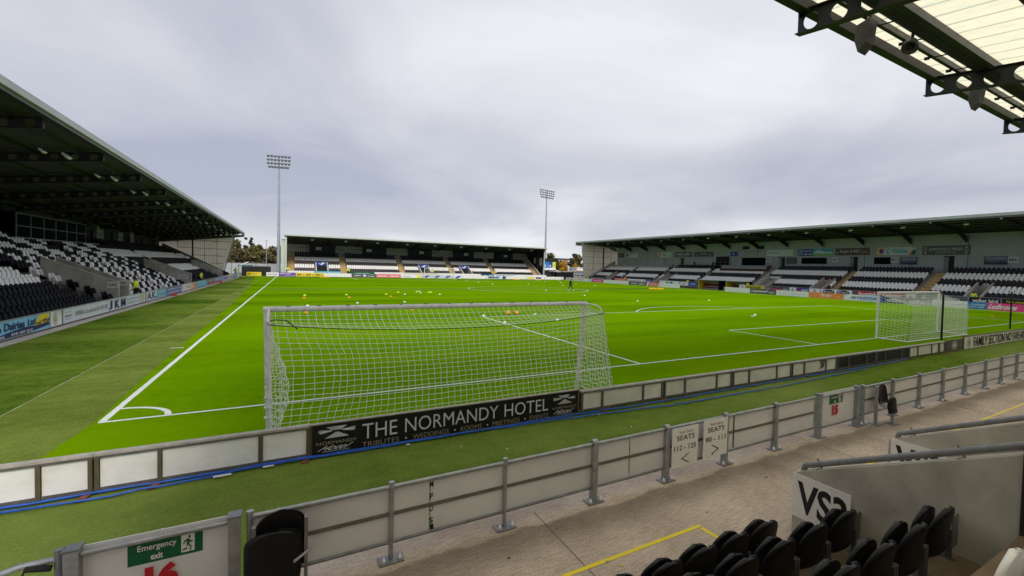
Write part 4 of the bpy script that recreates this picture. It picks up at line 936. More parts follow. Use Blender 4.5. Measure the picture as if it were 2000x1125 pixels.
# ================================================================== BOARDS BEHIND THE NEAR GOAL LINE
YN = -3.86
def near_unit(x0, x1, posts, pm, fm, label, h=.52, group='backs of the boards behind the near goal line'):
    root = empty('pitchside_board', ((x0+x1)/2, YN, 0), label, 'advertising board', group)
    ps = [x0+.03]+posts+[x1-.03]
    for i, (a, c) in enumerate(zip(ps[:-1], ps[1:])):
        b = B(); b.box(a+.03, c-.03, YN, YN+.02, .07, h-.04, pm); b.obj('panel', root)
    b = B()
    for x in ps: b.box(x-.024, x+.024, YN-.035, YN+.01, .0, h-.035, fm)
    b.box(x0, x1, YN-.02, YN+.02, .03, .075, 'frame_grey'); b.box(x0, x1, YN-.03, YN+.02, h-.05, h-.02, fm if fm != 'timber' else 'frame_grey'); b.obj('frame', root)
    b = B(); b.box(x0, x1, YN-.02, YN+.10, h-.02, h+.012, 'board_top'); b.obj('top_cap', root)
    b = B(); b.box(x0+.01, x1-.01, YN+.07, YN+.10, .04, h-.02, 'panel_black'); b.obj('front_screen', root)
    for x in ps[1::2]:
        b = B(); b.obox((x, YN, .02), (x-.06, YN-.24, .012), .09, .015, 'rust'); b.obj('foot', root)
near_unit(-1.75, .90, [-1.0, .37], 'panel_white', 'timber', 'white backed board cut by the left edge of the picture', h=.55)
near_unit(.905, 3.528, [1.6, 2.83], 'panel_white', 'timber', 'white backed board with olive posts left of the black hotel board', h=.55)
xs = [8.95, 11.5, 14.15, 16.98, 19.6, 22.28, 24.95, 27.75]
mids = [[9.55, 10.8], [12.25, 13.48], [14.88, 16.2], [17.65, 18.9], [20.35, 21.55], [22.95, 24.28], [25.7, 27.0]]
labs = ['grey backed board directly right of the black hotel board', 'grey backed board two along from the black hotel board', 'pale grey backed board midway along the near goal line', 'grey backed board with a torn dark patch', 'black backed board nearer the torn grey board', 'black backed board nearer the far goal posts', 'pale backed board right behind the white goal']
for i in range(7): near_unit(xs[i], xs[i+1]-.03, mids[i], 'panel_black' if i in (4, 5) else 'panel_grey', 'frame_grey', labs[i], h=.50)
b = B(); b.prism([(18.5, YN-.004, .47), (18.87, YN-.004, .47), (18.8, YN-.004, .2), (18.55, YN-.004, .14), (18.62, YN-.004, .25)], (0, -.003, 0), 'frame_grey'); o = b.obj('torn_sheet'); tag(o, 'dark torn scrap of sheet hanging on a grey board back', 'sheet')
near_unit(27.75, 28.32, [], 'panel_grey', 'frame_grey', 'short grey backed board beside the dark crested board', h=.50)
def hotel(p):
    for s in (0, 1):
        o = .015 if s == 0 else .867; w = .118; m = 'ink_pale' if s == 0 else 'ink_silver'
        f = lambda x, y: (o+w*x, y)
        # brushed cross: four strokes of uneven bars meeting at a dark gap
        rnd = random.Random(3+s)
        for k in range(9):
            t = k/8; hwid = .10+.26*t
            p.pol([f(.5-hwid*.9, .93-.20*(1-t)-.012), f(.5+hwid*.8*rnd.uniform(.8, 1.1), .93-.20*(1-t)-.018), f(.5+hwid*.8, .93-.20*(1-t)+.004), f(.5-hwid*.85, .93-.20*(1-t)+.002)], m) if k > 1 and k < 7 else None
        for sx in (-1, 1):
            for k in range(4):
                y = .69+.035*k; p.pol([f(.5+sx*.13, .735+.006*k), f(.5+sx*.45*rnd.uniform(.85, 1.05), y+.0), f(.5+sx*.45, y+.022), f(.5+sx*.13, .75+.006*k)][::sx], m)
        for k in range(6):
            t = k/5; hwid = .06+.24*t; y = .70-.028*k
            p.pol([f(.5-hwid, y-.02), f(.5+hwid*rnd.uniform(.85, 1.05), y-.018), f(.5+hwid*.9, y+.004), f(.5-hwid*.9, y+.002)], m)
        p.text('NORMANDY', o, .345, o+w, .44, 'ink_gold', .0)
        p.text('Hotel', o+w*.14, .16, o+w*.80, .31, 'ink_white', -.006, slant=.35); p.rect(o+w*.14, .115, o+w*.82, .128, 'ink_silver')
    p.text('THE', .148, .37, .258, .86, 'ink_silver', -.004); p.text('NORMANDY', .284, .37, .628, .86, 'ink_silver', -.004); p.text('HOTEL', .654, .37, .846, .86, 'ink_silver', -.004)
    p.text('TRIBUTES', .148, .10, .264, .265, 'ink_gold', -.01); p.text('WEDDINGS', .310, .10, .437, .265, 'ink_gold', -.01); p.text('ROOMS', .481, .10, .562, .265, 'ink_gold', -.01); p.text('MEETINGS', .605, .10, .718, .265, 'ink_gold', -.01); p.text('EVENTS', .763, .10, .846, .265, 'ink_gold', -.01)
    for u in (.287, .459, .584, .741): p.ell(u, .185, .0035, .03, 'ink_silver', 8)
r_ = board('hotel_board', 'long black board advertising a hotel in silver capitals below the goal net', 'advertising board', (3.535, YN, 0.0), (1, 0, 0), (0, 0, 1), 5.35, .55, 'ink_black', t=.04, frame='timber', draw=hotel, big=False, base=(6.2, YN, 0))
b = B(); b.box(3.53, 8.89, YN-.045, YN+.02, .555, .575, 'board_top'); b.obj('top_cap', r_)
def fam(p):
    p.crest(.055, .5, .36, 'ink_grey', 'ink_cream', 'ink_gold'); p.text('FAMILY SECTION NO SWEARING PLEASE', .10, .13, .98, .88, 'ink_black', .012)
board('family_board', 'grey board telling the family section not to swear', 'advertising board', (30.32, -3.9, 0), (1, 0, 0), (0, 0, 1), 11.2, .62, 'panel_grey', t=.04, frame='frame_grey', draw=fam, base=(35.9, -3.9, 0))
def darkc(p): p.rect(.02, .04, .98, .96, 'ink_brown'); p.ell(.5, .52, .16, .38, 'ink_silver'); p.ell(.5, .52, .13, .31, 'ink_brown'); p.pol([(.42, .35), (.58, .35), (.58, .6), (.5, .78), (.42, .6)], 'ink_silver'); p.rect(.08, .3, .3, .7, 'ink_grey'); p.rect(.7, .3, .92, .7, 'ink_grey')
board('crested_board', 'short dark board with a pale ring emblem beside the family board', 'advertising board', (28.4, -3.88, 0), (1, 0, 0), (0, 0, 1), 1.86, .52, 'panel_black', t=.04, frame='frame_grey', draw=darkc, base=(29.3, -3.88, 0))
# blue hoses and tape
def wob(pts, step, a):
    out = []
    for p, q in zip(pts[:-1], pts[1:]):
        n = max(1, int(abs(q[0]-p[0])/step))
        for i in range(n): t = i/n; out.append((p[0]+(q[0]-p[0])*t, p[1]+(q[1]-p[1])*t+random.uniform(-a, a), .024+random.uniform(0, .02)))
    return out+[(*pts[-1], .02)]
b = B(); b.tube(wob([(-2.5, -3.95), (.3, -3.94), (1.0, -3.93), (2.8, -3.93), (5, -3.97), (8.9, -3.99), (10.3, -4.08), (13.5, -4.05), (18.5, -4.02), (22, -4.1), (24.6, -3.97)], .3, .012), .019, 'blue_hose', 8)
tag(b.obj('blue_hose'), 'bright blue hose lying tight along the foot of the boards', 'hose')
b = B(); b.tube(wob([(-2.5, -4.10), (-.2, -4.02), (.6, -4.16), (1.7, -4.10), (2.6, -3.99), (4.0, -3.995), (7.0, -4.03), (9.5, -4.25), (11.2, -4.46), (13.2, -4.44), (15.4, -4.50), (18.5, -4.36), (21.0, -4.22)], .25, .02), .016, 'blue_hose', 8)
tag(b.obj('blue_hose'), 'second blue hose straying out on to the turf', 'hose')
for x, y, w in ((2.25, -4.09, .22), (2.87, -4.02, .15), (5.05, -4.10, .06), (9.2, -4.22, .05)):
    b = B(); b.obox((x, y, .03), (x+w, y+.012, .028), .045, .012, 'tape_white'); tag(b.obj('tape_strip'), 'short strip of white tape on the blue hose', 'tape', 'white tape strips on the hose')

# ================================================================== GOALS
def net_obj(name, P, nu, nv, r, root, mat='net_white'):
    """cords along a surface P(u, v)"""
    b = B()
    for i in range(nu+1):
        b.tube([P(i/nu, j/nv) for j in range(nv+1)], r, mat, 3, False)
    for j in range(nv+1):
        b.tube([P(i/nu, j/nv) for i in range(nu+1)], r, mat, 3, False)
    return b.obj(name, root)
def training_goal():
    root = empty('training_goal', (6.5, -2.0, 0), 'white portable goal with a sagging net close behind the hotel board', 'goal')
    xl, xr, yf = 2.83, 10.12, -2.05
    b = B(); b.tube([(xl-.06, yf, 2.40), (xr+.06, yf, 2.40)], .056, 'goal_worn', 14); b.obj('crossbar', root)
    b = B(); b.tube([(xl+.04, yf+.1, 0), (xl, yf, 2.40)], .058, 'goal_worn', 14); b.obj('goal_post', root)
    b = B(); b.tube([(xr-.12, yf+.12, 0), (xr, yf, 2.40)], .058, 'goal_worn', 14); b.obj('goal_post', root)
    yb, zb = -2.95, 2.20
    for x in (xl+.02, xr-.02):
        b = B(); s_ = .03 if x < 5 else 0
        b.tube([(x, yf, 2.40), (x+s_, yf-.55, 2.40), (x+s_, yb+.12, 2.36), (x+s_, yb, 2.24)], .020, 'goal_worn', 8)
        if x > 5: b.tube([(x, yb, 2.24), (x+.06, yb-.15, 1.2), (x+.1, -3.35, .05)], .018, 'goal_worn', 8)
        b.obj('net_support', root)
    b = B(); b.tube([(xl, -3.42, .03), (xr+.1, -3.42, .03)], .022, 'goal_worn', 8)
    for x in (xl, xr+.05): b.tube([(x, yf+.1, .03), (x, -3.42, .03)], .022, 'goal_worn', 8)
    b.obj('ground_frame', root)
    sag = lambda u: .21*(1-abs(2*u-1)**2.2)
    def fold(u): return Vector((xl+.05+(xr-xl-.07)*u, yb-.04*math.sin(PI*u), zb-sag(u)))
    def roofP(u, v):
        a = Vector((xl+(xr-xl)*u, yf-.03, 2.36)); f = fold(u); p = a.lerp(f, v); p.z -= .10*math.sin(PI*v)*(1-.2*abs(2*u-1)); return p
    def backP(u, v):
        f = fold(u); g = Vector((xl+.12+(xr-xl-.02)*u, -3.45, .05))
        p = f.lerp(g, v); e = math.exp(-u*5); e2 = math.exp(-(1-u)*6)
        p.x += .36*e*math.sin(PI*min(1, v*1.15))**1.0*(1 if v < .87 else .5)*min(1, u*9) - .10*e2*math.sin(PI*v); p.y += .10*math.sin(PI*v); p.z += .06*math.sin(PI*v)*math.sin(PI*u)
        w = .006*math.sin(u*61+v*17)+.006*math.sin(u*23-v*31); p.x += w; p.z += .5*w
        return p
    net_obj('roof_net', roofP, 54, 6, .0055, root); net_obj('back_net', backP, 54, 20, .0055, root)
    def sideP(xx, dx, bul=.03):
        def f(u, v):
            top = Vector((xx, yf-.02, 2.36)).lerp(Vector((xx+dx*.3, yb, zb)), u); bot = Vector((xx+dx*.2, yf+.08, .05)).lerp(Vector((xx+dx, -3.45, .05)), u)
            p = top.lerp(bot, v); p.x += bul*math.sin(PI*u**.7)*math.sin(PI*v**1.5)+.02*math.sin(v*40+u*9); return p
        return f
    net_obj('side_net', sideP(xl+.03, .12, .30), 9, 18, .0062, root); net_obj('side_net', sideP(xr-.02, .12), 11, 20, .0062, root)
    b = B(); b.tube([fold(i/40)+Vector((0, 0, .0)) for i in range(41)], .008, 'cord_black', 5)
    b.tube([(xl, -2.1, 2.14), fold(.015), fold(.04)], .010, 'cord_black', 5); b.tube([(xl+.0, -2.1, 2.14), (xl+.12, -2.5, 2.24), (xl+.32, -2.8, 2.26), (xl+.5, -2.9, 2.10)], .011, 'cord_black', 5)
    b.tube([fold(.985), fold(1.0), (xr+.05, yb, 2.2)], .016, 'cord_black', 5); b.obj('tie_cord', root)
    b = B()
    for i in range(14): x = xl+.35+i*.53; b.box(x-.035, x+.035, yf-.02, yf+.03, 2.445, 2.468, 'frame_grey')
    for i in range(11):
        z = .25+i*.2
        for x in (xl+.02, xr-.08+.03*z): b.box(x-.062, x+.062, yf-.0, yf+.1, z, z+.02, 'tape_white')
    b.obj('net_clip', root)
training_goal()
def match_goal(x0, y0, sg, name_label, nu, nv, r):
    root = empty('match_goal', (x0+3.72, y0, 0), name_label, 'goal')
    xa, xb = x0, x0+7.44; dep = 1.55*sg; H = 2.5
    for x in (xa, xb):
        b = B(); b.tube([(x, y0, 0), (x, y0, H)], .06, 'goal_white', 14); b.obj('goal_post', root)
    b = B(); b.tube([(xa-.06, y0, H), (xb+.06, y0, H)], .06, 'goal_white', 14); b.obj('crossbar', root)
    b = B()
    for x in (xa, xb): b.tube([(x, y0, .03), (x, y0-dep, .03)], .034, 'goal_white', 8)
    b.tube([(xa-.03, y0-dep, .03), (xb+.03, y0-dep, .03)], .034, 'goal_white', 8); b.obj('ground_frame', root)
    zt = 1.86
    def L2(a, c, u): return Vector(a).lerp(Vector(c), u)
    def top(u, v): p = L2((xa, y0, H-.04), (xb, y0, H-.04), u).lerp(L2((xa+.3, y0-dep, zt), (xb+.08, y0-dep, zt), u), v); p.z -= .10*math.sin(PI*v)*math.sin(PI*u)**.3; return p
    def back(u, v): p = L2((xa+.3, y0-dep, zt), (xb+.08, y0-dep, zt), u).lerp(L2((xa, y0-dep, .04), (xb, y0-dep, .04), u), v); p.y += -.10*sg*math.sin(PI*v)*math.sin(PI*u); return p
    net_obj('roof_net', top, nu, max(4, nv//2), r, root); net_obj('back_net', back, nu, nv, r, root)
    for x, xo in ((xa, .3), (xb, .08)):
        def side(u, v, x=x, xo=xo): return L2((x, y0, H-.05), (x+xo, y0-dep, zt), u).lerp(L2((x, y0, .04), (x, y0-dep, .04), u), v)
        net_obj('side_net', side, max(5, nu//5), nv, r, root)
    return root
match_goal(30.28, 0, 1, 'white match goal with a box net on the near goal line', 46, 15, .0075)
match_goal(30.28, 105, -1, 'distant white match goal in front of the far stand', 12, 5, .01)
for x, y, h, lab in ((33.31, -1.88, 2.53, 'slim black pole standing behind the match goal net'), (45.4, -1.4, 2.56, 'slim black pole standing well right of the match goal')):
    b = B(); b.tube([(x, y, 0), (x, y, h)], [.055, .05], 'black_paint', 10); b.tube([(x, y, h), (x, y, h+.03)], .035, 'black_paint', 8); b.tube([(x, y, h-.08), (x-.25, y+.02, h-.06)], .012, 'black_paint', 6) if x < 40 else None; tag(b.obj('net_pole', None, (x, y, 0)), lab, 'pole', 'black net poles')

# ================================================================== BALLS, MARKERS
def disc_marker(loc, mat, label, sc=1.0):
    b = B(); b.lathe(Vector(loc), [(.11*sc, 0), (.10*sc, .015*sc), (.045*sc, .075*sc), (.03*sc, .075*sc)], mat, 12)
    return tag(b.obj('disc_marker', None, loc), label, 'marker', label+'s')
for i, (x, y) in enumerate([(4.1, 28.0), (7.7, 29.8), (11.5, 30.2), (13.6, 41.1), (15.9, 43.9), (17.3, 40.7), (35.4, 97), (35.1, 86.9), (35.8, 81.2), (43.1, 95.8), (35, 70.9), (43, 72), (55.2, 88.6), (64.3, 98.1), (56.1, 82.4), (48.6, 67.9), (55.1, 73.7), (55.2, 66.2), (35.2, 49.1), (34.4, 36.9), (35.1, 27.0), (45.1, 26), (14.1, 17.2), (14.0, 13.2), (17.9, 17.1), (17.7, 13.4), (35.0, 11.6), (16.4, 47.0)]):
    disc_marker((x, y, 0), 'cone_white', 'small white training disc lying on the pitch', 1.05 if y < 60 else 1.2)
for x, y in ((4.1, 40.4), (7.8, 40.8), (11.7, 41.3), (13.6, 45.1), (15.9, 46.0), (17.3, 44.8), (17.0, 44.6)): disc_marker((x, y, 0), 'cone_yellow', 'small yellow training disc on the left of the pitch', 1.35)
for x, y in ((4.0, 36.7), (7.7, 36.8), (11.6, 37.8), (57.1, 3.1), (3.9, 22.5), (10.6, 22.8)): disc_marker((x, y, 0), 'cone_orange', 'small orange training disc on the pitch', 1.35)
for (x, y, lab) in ((15.9, 17.3, 'larger looking orange football on the left of the pair'), (16.5, 17.15, 'orange football on the right of the pair')):
    b = B(); b.ball((x, y, .16), .16, 'ball_orange', 18)
    for k in range(7): 
        a = k*2.4; z = -.8+.27*k; rr = math.sqrt(max(0, 1-z*z)); n = Vector((rr*math.cos(a), rr*math.sin(a), z)); t = n.orthogonal().normalized(); s_ = n.cross(t)
        b.poly([Vector((x, y, .16))+n*.161+(t*math.cos(q)+s_*math.sin(q))*.042 for q in np.linspace(0, 2*PI, 5, endpoint=False)], 'ball_pattern')
    tag(b.obj('football', None, (x, y, 0)), lab, 'football', 'orange footballs')
def bib_pile(x, y, label, w=1.6):
    root = empty('hurdle', (x, y, 0), label, 'hurdle', 'low training hurdles')
    b = B(); b.tube([(x-w/2, y, 0), (x-w/2, y, .28), (x+w/2, y, .28), (x+w/2, y, 0)], .05, 'cone_orange', 6); b.obj('hurdle_frame', root); b = B(); b.box(x-w/2, x+w/2, y-.03, y+.03, .12, .3, 'ink_yellow'); b.obj('hurdle_bar', root)
for x, y, l in ((8.6, 98.5, 'low orange training hurdle left of the far goal'), (51.5, 97.5, 'low orange training hurdle right of the far goal'), (57.5, 97.0, 'low orange hurdle nearest the scoreboard corner'), (57.2, 50.6, 'low orange hurdle by the dugouts'), (58.4, 50.0, 'low yellow and orange hurdle nearest the dugouts')): bib_pile(x, y, l)
for x, y, l in ((-5.72, 40.8, 'low red box against the boards nearest the camera'), (-5.5, 68.8, 'low red box against the boards midway along'), (-5.4, 95.1, 'low red box against the boards at the far corner')):
    b = B(); b.prism([(x-.12, y-.25, 0), (x+.2, y-.25, 0), (x+.14, y-.25, .18), (x-.12, y-.25, .22)], (0, .5, 0), 'red_steel'); b.box(x-.08, x+.08, y-.12, y+.12, .20, .26, 'red_steel'); tag(b.obj('red_box', None, (x, y, 0)), l, 'box', 'red boxes by the left boards')

# ================================================================== BOARDS ALONG THE OTHER THREE SIDES
def T(txt, u0, v0, u1, v1, m='ink_black', bold=.015, sl=0): return ('t', txt, u0, v0, u1, v1, m, bold, sl)
def drawer(items):
    def d(p):
        for it in items:
            if it[0] == 't': p.text(it[1], *it[2:7], it[7], it[8])
            elif it[0] == 'r': p.rect(*it[1:6])
            elif it[0] == 'p': p.pol(it[1], it[2])
            elif it[0] == 'e': p.ell(*it[1:6])
            elif it[0] == 'c': p.crest(*it[1:])
    return d
def cow(u, v, s, r): return [('p', [(u-.5*s*r, v+.05*s), (u+.35*s*r, v+.08*s), (u+.55*s*r, v+.35*s), (u+.75*s*r, v+.3*s), (u+.8*s*r, v+.1*s), (u+.6*s*r, v-.05*s), (u+.45*s*r, v-.15*s), (u+.42*s*r, v-.65*s), (u+.32*s*r, v-.65*s), (u+.28*s*r, v-.25*s), (u-.25*s*r, v-.25*s), (u-.35*s*r, v-.65*s), (u-.46*s*r, v-.65*s), (u-.5*s*r, v-.2*s)], 'ink_navy')]
def side_left(y0, y1, mat, label, items, group=None):
    board('pitchside_board', label, 'advertising board', (-5.97, y0+.015, .10), (0, 1, 0), (0, 0, 1), y1-y0-.03, .70, mat, t=.04, frame='galvanised', draw=drawer(items), group=group, base=(-5.97, (y0+y1)/2, 0), legs=[.1, .5, .9])
side_left(9.5, 17.15, 'ink_sky', 'sky blue dairy board with yellow fields and dark cow silhouettes', [('p', [(.80, .30), (.83, .62), (.87, .95), (.99, .95), (.99, .25)], 'ink_yellow'), ('p', [(.0, .04), (.0, .30), (.45, .24), (.55, .34), (.70, .42), (.86, .36), (.99, .42), (.99, .20), (.72, .04)], 'ink_navy'), T('n', .43, .42, .468, .66, 'ink_navy', .03), T('Dairies', .495, .42, .70, .86, 'ink_navy', .03), T('Ltd.', .735, .44, .835, .84, 'ink_navy', .03), T('0141 849 1010', .56, .10, .78, .25, 'ink_white'), T('DELIVERIES', .38, .08, .49, .20, 'ink_white')]+cow(.86, .50, .30, .10)+cow(.92, .62, .34, .10)+cow(.965, .58, .32, .10))
side_left(17.15, 18.42, 'ink_white', 'small white board with a round club crest beside the dairy board', [('c', .45, .48, .40, 'ink_grey', 'ink_white', 'ink_yellow'), T('19', .75, .72, .95, .95, 'ink_rose', 0)])
side_left(18.5, 31.4, 'ink_pale', 'long white board with tall blue and black initials JKM', [T('IMPERIAL', .02, .40, .085, .52, 'ink_grey'), T('vehicle sales', .02, .70, .075, .78, 'ink_grey', 0), T('commercials', .02, .22, .075, .30, 'ink_mid', 0), T('IMPERIAL Commercials 0141 425 1530', .115, .34, .475, .66, 'ink_grey', .0), T('J', .49, .12, .54, .88, 'ink_navy', .03), T('K', .575, .12, .645, .88, 'ink_navy', .03), T('M', .665, .12, .735, .88, 'ink_navy', .03), T('Sales, Bodyshop & Accident Repair', .75, .56, .985, .78, 'ink_mid', 0), T('G12 9BY Tel 0141', .76, .22, .97, .40, 'ink_grey', 0)])
side_left(31.4, 32.75, 'ink_cream', 'small pale crest board at the end of the long white board', [('c', .5, .5, .38, 'ink_gold', 'ink_cream', 'ink_yellow')])
side_left(32.9, 39.2, 'ink_pale', 'white board with large dark letters A.K. and a red dot', [T('A.K.', .05, .12, .46, .88, 'ink_navy', .04), ('r', .5, .08, .98, .92, 'ink_teal'), T('JOINERY', .55, .5, .93, .8, 'ink_white'), T('0141 848 1010', .55, .16, .93, .38, 'ink_white', 0), ('e', .455, .2, .02, .10, 'ink_red')])
side_left(39.2, 45.5, 'ink_blue', 'deep blue board with two lines of white capitals', [T('NORTHERN ELECTRICAL', .05, .55, .95, .85, 'ink_white'), T('ENGINEERING SERVICES', .05, .15, .95, .42, 'ink_white')])
side_left(45.5, 47.5, 'ink_white', 'small blank white board after the deep blue board', [('c', .5, .5, .36, 'ink_grey', 'ink_white', 'ink_gold')])
side_left(47.5, 53.1, 'ink_peach', 'peach board with white panel and orange block', [('r', .02, .1, .4, .9, 'ink_white'), T('TAXIS', .05, .3, .38, .7, 'ink_brown'), ('r', .72, .05, .98, .95, 'ink_orange'), T('0141', .44, .3, .7, .7, 'ink_white')])
side_left(53.1, 60.9, 'ink_teal', 'turquoise board with pale lettering in front of a steward', [T('THE BATHROOM SHOP', .08, .5, .92, .85, 'ink_lightblue'), T('0141 889 2233', .1, .15, .8, .38, 'ink_lightblue')])
side_left(60.9, 66.9, 'ink_brown', 'brown board with a red strip along its foot', [('r', 0, 0, 1, .25, 'ink_red'), T('CARPETS', .1, .4, .9, .8, 'ink_cream')])
side_left(66.9, 74.2, 'ink_mid', 'mid blue board with a red foot strip', [('r', 0, 0, 1, .25, 'ink_red'), T('DENTAL CARE', .08, .38, .92, .82, 'ink_white')])
side_left(74.2, 82.3, 'ink_lav', 'lavender board with dark blue lettering', [T('PLUMBING', .08, .2, .92, .8, 'ink_blue')])
side_left(82.3, 88.9, 'ink_pale', 'pale board with a yellow strip near the far corner', [('r', 0, .75, 1, 1, 'ink_lemon'), T('OPTICIANS', .1, .2, .9, .6, 'ink_black')])
side_left(88.9, 96.5, 'ink_mid', 'blue board behind the far left steward', [T('BUILDING SUPPLIES', .05, .25, .95, .75, 'ink_white')])
side_left(96.5, 103.5, 'ink_pale', 'pale blue board ending the left row of boards', [T('TYRES', .1, .25, .9, .75, 'ink_teal')])
def walk_sign(d, y, z, w, txt, label):
    board('walkway_sign', label, 'sign', (-d, y, z), (1, 0, 0), (0, 0, 1), w, .40, 'ink_white', t=.03, draw=drawer([T(txt, .08, .18, .92, .82, 'ink_black', .02)]), base=(-d+w/2, y, z))
walk_sign(7.52, 30.86, 1.19, .54, 'VW2', 'white VW2 sign on the nearest walkway wall of the left stand')
walk_sign(7.46, 33.06, 1.24, .44, 'VW2', 'second white VW2 sign just behind the first one')
walk_sign(7.75, 54.86, 1.1, .85, 'VW3', 'white walkway sign on the middle wall of the left stand')
walk_sign(7.9, 81.86, 1.25, .85, 'VW4', 'white walkway sign on the farthest wall of the left stand')
# right hand side: LED boards along the touchline and fixed boards behind them
def led_right(ya, yb, mat, label, items): board('pitchside_screen', label, 'advertising board', (69.2, ya, -.02), (0, -1, 0), (0, 0, 1), ya-yb, .82, mat, t=.12, draw=drawer(items), base=(69.2, (ya+yb)/2, 0))
led_right(103, 91.2, 'ink_white', 'white screen board with faint red wording at the far right corner', [T('SCOTLAND', .2, .3, .8, .7, 'ink_rose'), ('e', .1, .5, .02, .3, 'ink_purple')])
led_right(91.2, 83.8, 'ink_pink', 'pink screen board with a pale blue end near the far corner', [('p', [(0, 0), (0, 1), (.30, 1), (.2, 0)], 'ink_lightblue'), T('Ladbrokes', .38, .3, .9, .75, 'ink_white')])
led_right(83.8, 73.4, 'ink_white', 'blank white screen board between the pink and grey ones', [])
led_right(73.4, 67.0, 'ink_grey', 'dark grey screen board with pale lettering in front of white boards', [T('utilita', .15, .25, .5, .75, 'ink_pale', .02, .15), T('utilita', .58, .25, .92, .75, 'ink_pale', .02, .15)])
led_right(67.0, 62.2, 'ink_rose', 'red and white striped screen board left of the dugouts', [('p', [(.0, 0), (.12, 1), (.22, 1), (.1, 0)], 'ink_white'), T('SCOTTISH', .3, .3, .75, .75, 'ink_white'), ('p', [(.8, 0), (.92, 1), (1, 1), (1, 0)], 'ink_white')])
led_right(62.2, 56.6, 'ink_white', 'white screen board ending at the gap before the dugouts', [])
led_right(44.8, 39.3, 'ink_white', 'white screen board starting again after the dugouts', [])
led_right(39.3, 34.2, 'ink_grey', 'dark screen board with slanted white wording under the yellow board', [T('Loganswell', .06, .25, .66, .8, 'ink_white', .03, .12), T('GOLF', .72, .3, .94, .6, 'ink_white')])
led_right(34.2, 28.6, 'ink_white', 'white screen board left of the orange one', [('e', .12, .5, .012, .1, 'ink_red'), ('r', .2, .42, .8, .5, 'ink_pale')])
led_right(28.6, 23.3, 'ink_orange', 'orange screen board with white wording', [T('Paisley', .36, .22, .66, .82, 'ink_white', .02, .2), T('is.', .8, .3, .9, .6, 'ink_peach'), ('r', .08, .45, .26, .53, 'ink_peach')])
led_right(23.3, 17.9, 'ink_lightblue', 'pale blue and white screen board left of the dark screens', [('p', [(0, 0), (.08, 1), (.5, 1), (.4, 0)], 'ink_white'), T('AIM FOR SCOTLAND', .18, .3, .88, .75, 'ink_blue', .03), ('r', .9, .0, 1, 1, 'ink_blue')])
house = lambda u, m='ink_white', k='ink_grey': [('p', [(u, .2), (u+.045, .2), (u+.05, .55), (u+.027, .8), (u-.005, .55)], m), ('p', [(u+.009, .28), (u+.037, .28), (u+.040, .52), (u+.025, .68), (u+.006, .52)], k)]
led_right(17.9, 12.5, 'ink_grey', 'dark grey screen board with two slanted white words and house outlines', [T('utilita', .06, .22, .38, .80, 'ink_white', .03, .12), T('utilita', .54, .22, .86, .80, 'ink_white', .03, .12)]+house(.41)+house(.90))
led_right(12.5, 9.0, 'ink_white', 'white screen board with small blue rings seen through the goal net', [('e', .1, .5, .03, .18, 'ink_lightblue'), ('e', .22, .5, .03, .18, 'ink_lightblue'), ('r', .42, .42, .82, .56, 'ink_lightblue')])
led_right(9.0, 7.2, 'ink_mid', 'bright blue screen board with two white lines right of the goal', [T('SCOTLAND', .2, .5, .9, .75, 'ink_white'), T('0141 887', .12, .2, .85, .38, 'ink_white')])
led_right(7.2, 1.0, 'ink_pink', 'shocking pink screen board with white script at the right edge', [T('Ladbrokes', .03, .2, .42, .85, 'ink_white', .03, .12), T('Ladbrokes', .58, .2, .97, .85, 'ink_white', .03, .12)])
def fix_right(ya, yb, mat, label, items): board('pitchside_board', label, 'advertising board', (72.5, ya, .43), (0, -1, 0), (0, 0, 1), ya-yb, .85, mat, t=.05, frame='galvanised', draw=drawer(items), base=(72.5, (ya+yb)/2, 0), legs=[.1, .9])
cr = [('c', .5, .5, .36, 'ink_grey', 'ink_white', 'ink_gold')]
fix_right(104, 98, 'ink_white', 'white board with pink wording in the far right corner', [T('HOSPITALITY', .1, .3, .9, .7, 'ink_rose')])
fix_right(97.8, 96, 'ink_yellow', 'tiny yellow board by the far right gable', [('e', .5, .5, .2, .3, 'ink_grey')])
fix_right(95.8, 87.5, 'ink_black', 'black board with white wording in front of the far right seats', [T('FOLLOW THE BUDDIES', .1, .3, .9, .7, 'ink_white')])
fix_right(83.7, 78.4, 'ink_rose', 'red board on the far side of a steward', [T('WHISKY', .1, .25, .9, .75, 'ink_peach')])
fix_right(78.2, 71.2, 'ink_white', 'white board with thin grey wording past the far steward', [T('BUILDING MERCHANTS', .05, .35, .75, .65, 'ink_grey'), ('c', .9, .5, .36, 'ink_grey', 'ink_white', 'ink_gold')])
fix_right(71.0, 68.9, 'ink_blue', 'small deep blue board before the walkway walls', [T('BANK', .15, .3, .85, .7, 'ink_white')])
fix_right(66.4, 60.0, 'ink_white', 'white board with green and blue diamonds', [('p', [(.3, .5), (.4, .9), (.5, .5), (.4, .1)], 'ink_lime'), ('p', [(.5, .5), (.6, .9), (.7, .5), (.6, .1)], 'ink_mid')])
fix_right(59.8, 57.4, 'ink_pale', 'small crest board left of the first dugout', cr)
fix_right(57.3, 54.9, 'ink_blue', 'small blue board with white word right before the first dugout', [T('joma', .2, .3, .8, .7, 'ink_white')])
fix_right(44.3, 43.0, 'ink_white', 'small white crest board left of the yellow board', cr)
fix_right(42.9, 38.9, 'ink_yellow', 'yellow board with a name in heavy black capitals', [T('GEORGE ADAM', .04, .25, .80, .85, 'ink_black', .04), ('e', .9, .5, .05, .3, 'ink_grey'), ('e', .9, .5, .03, .2, 'ink_yellow')])
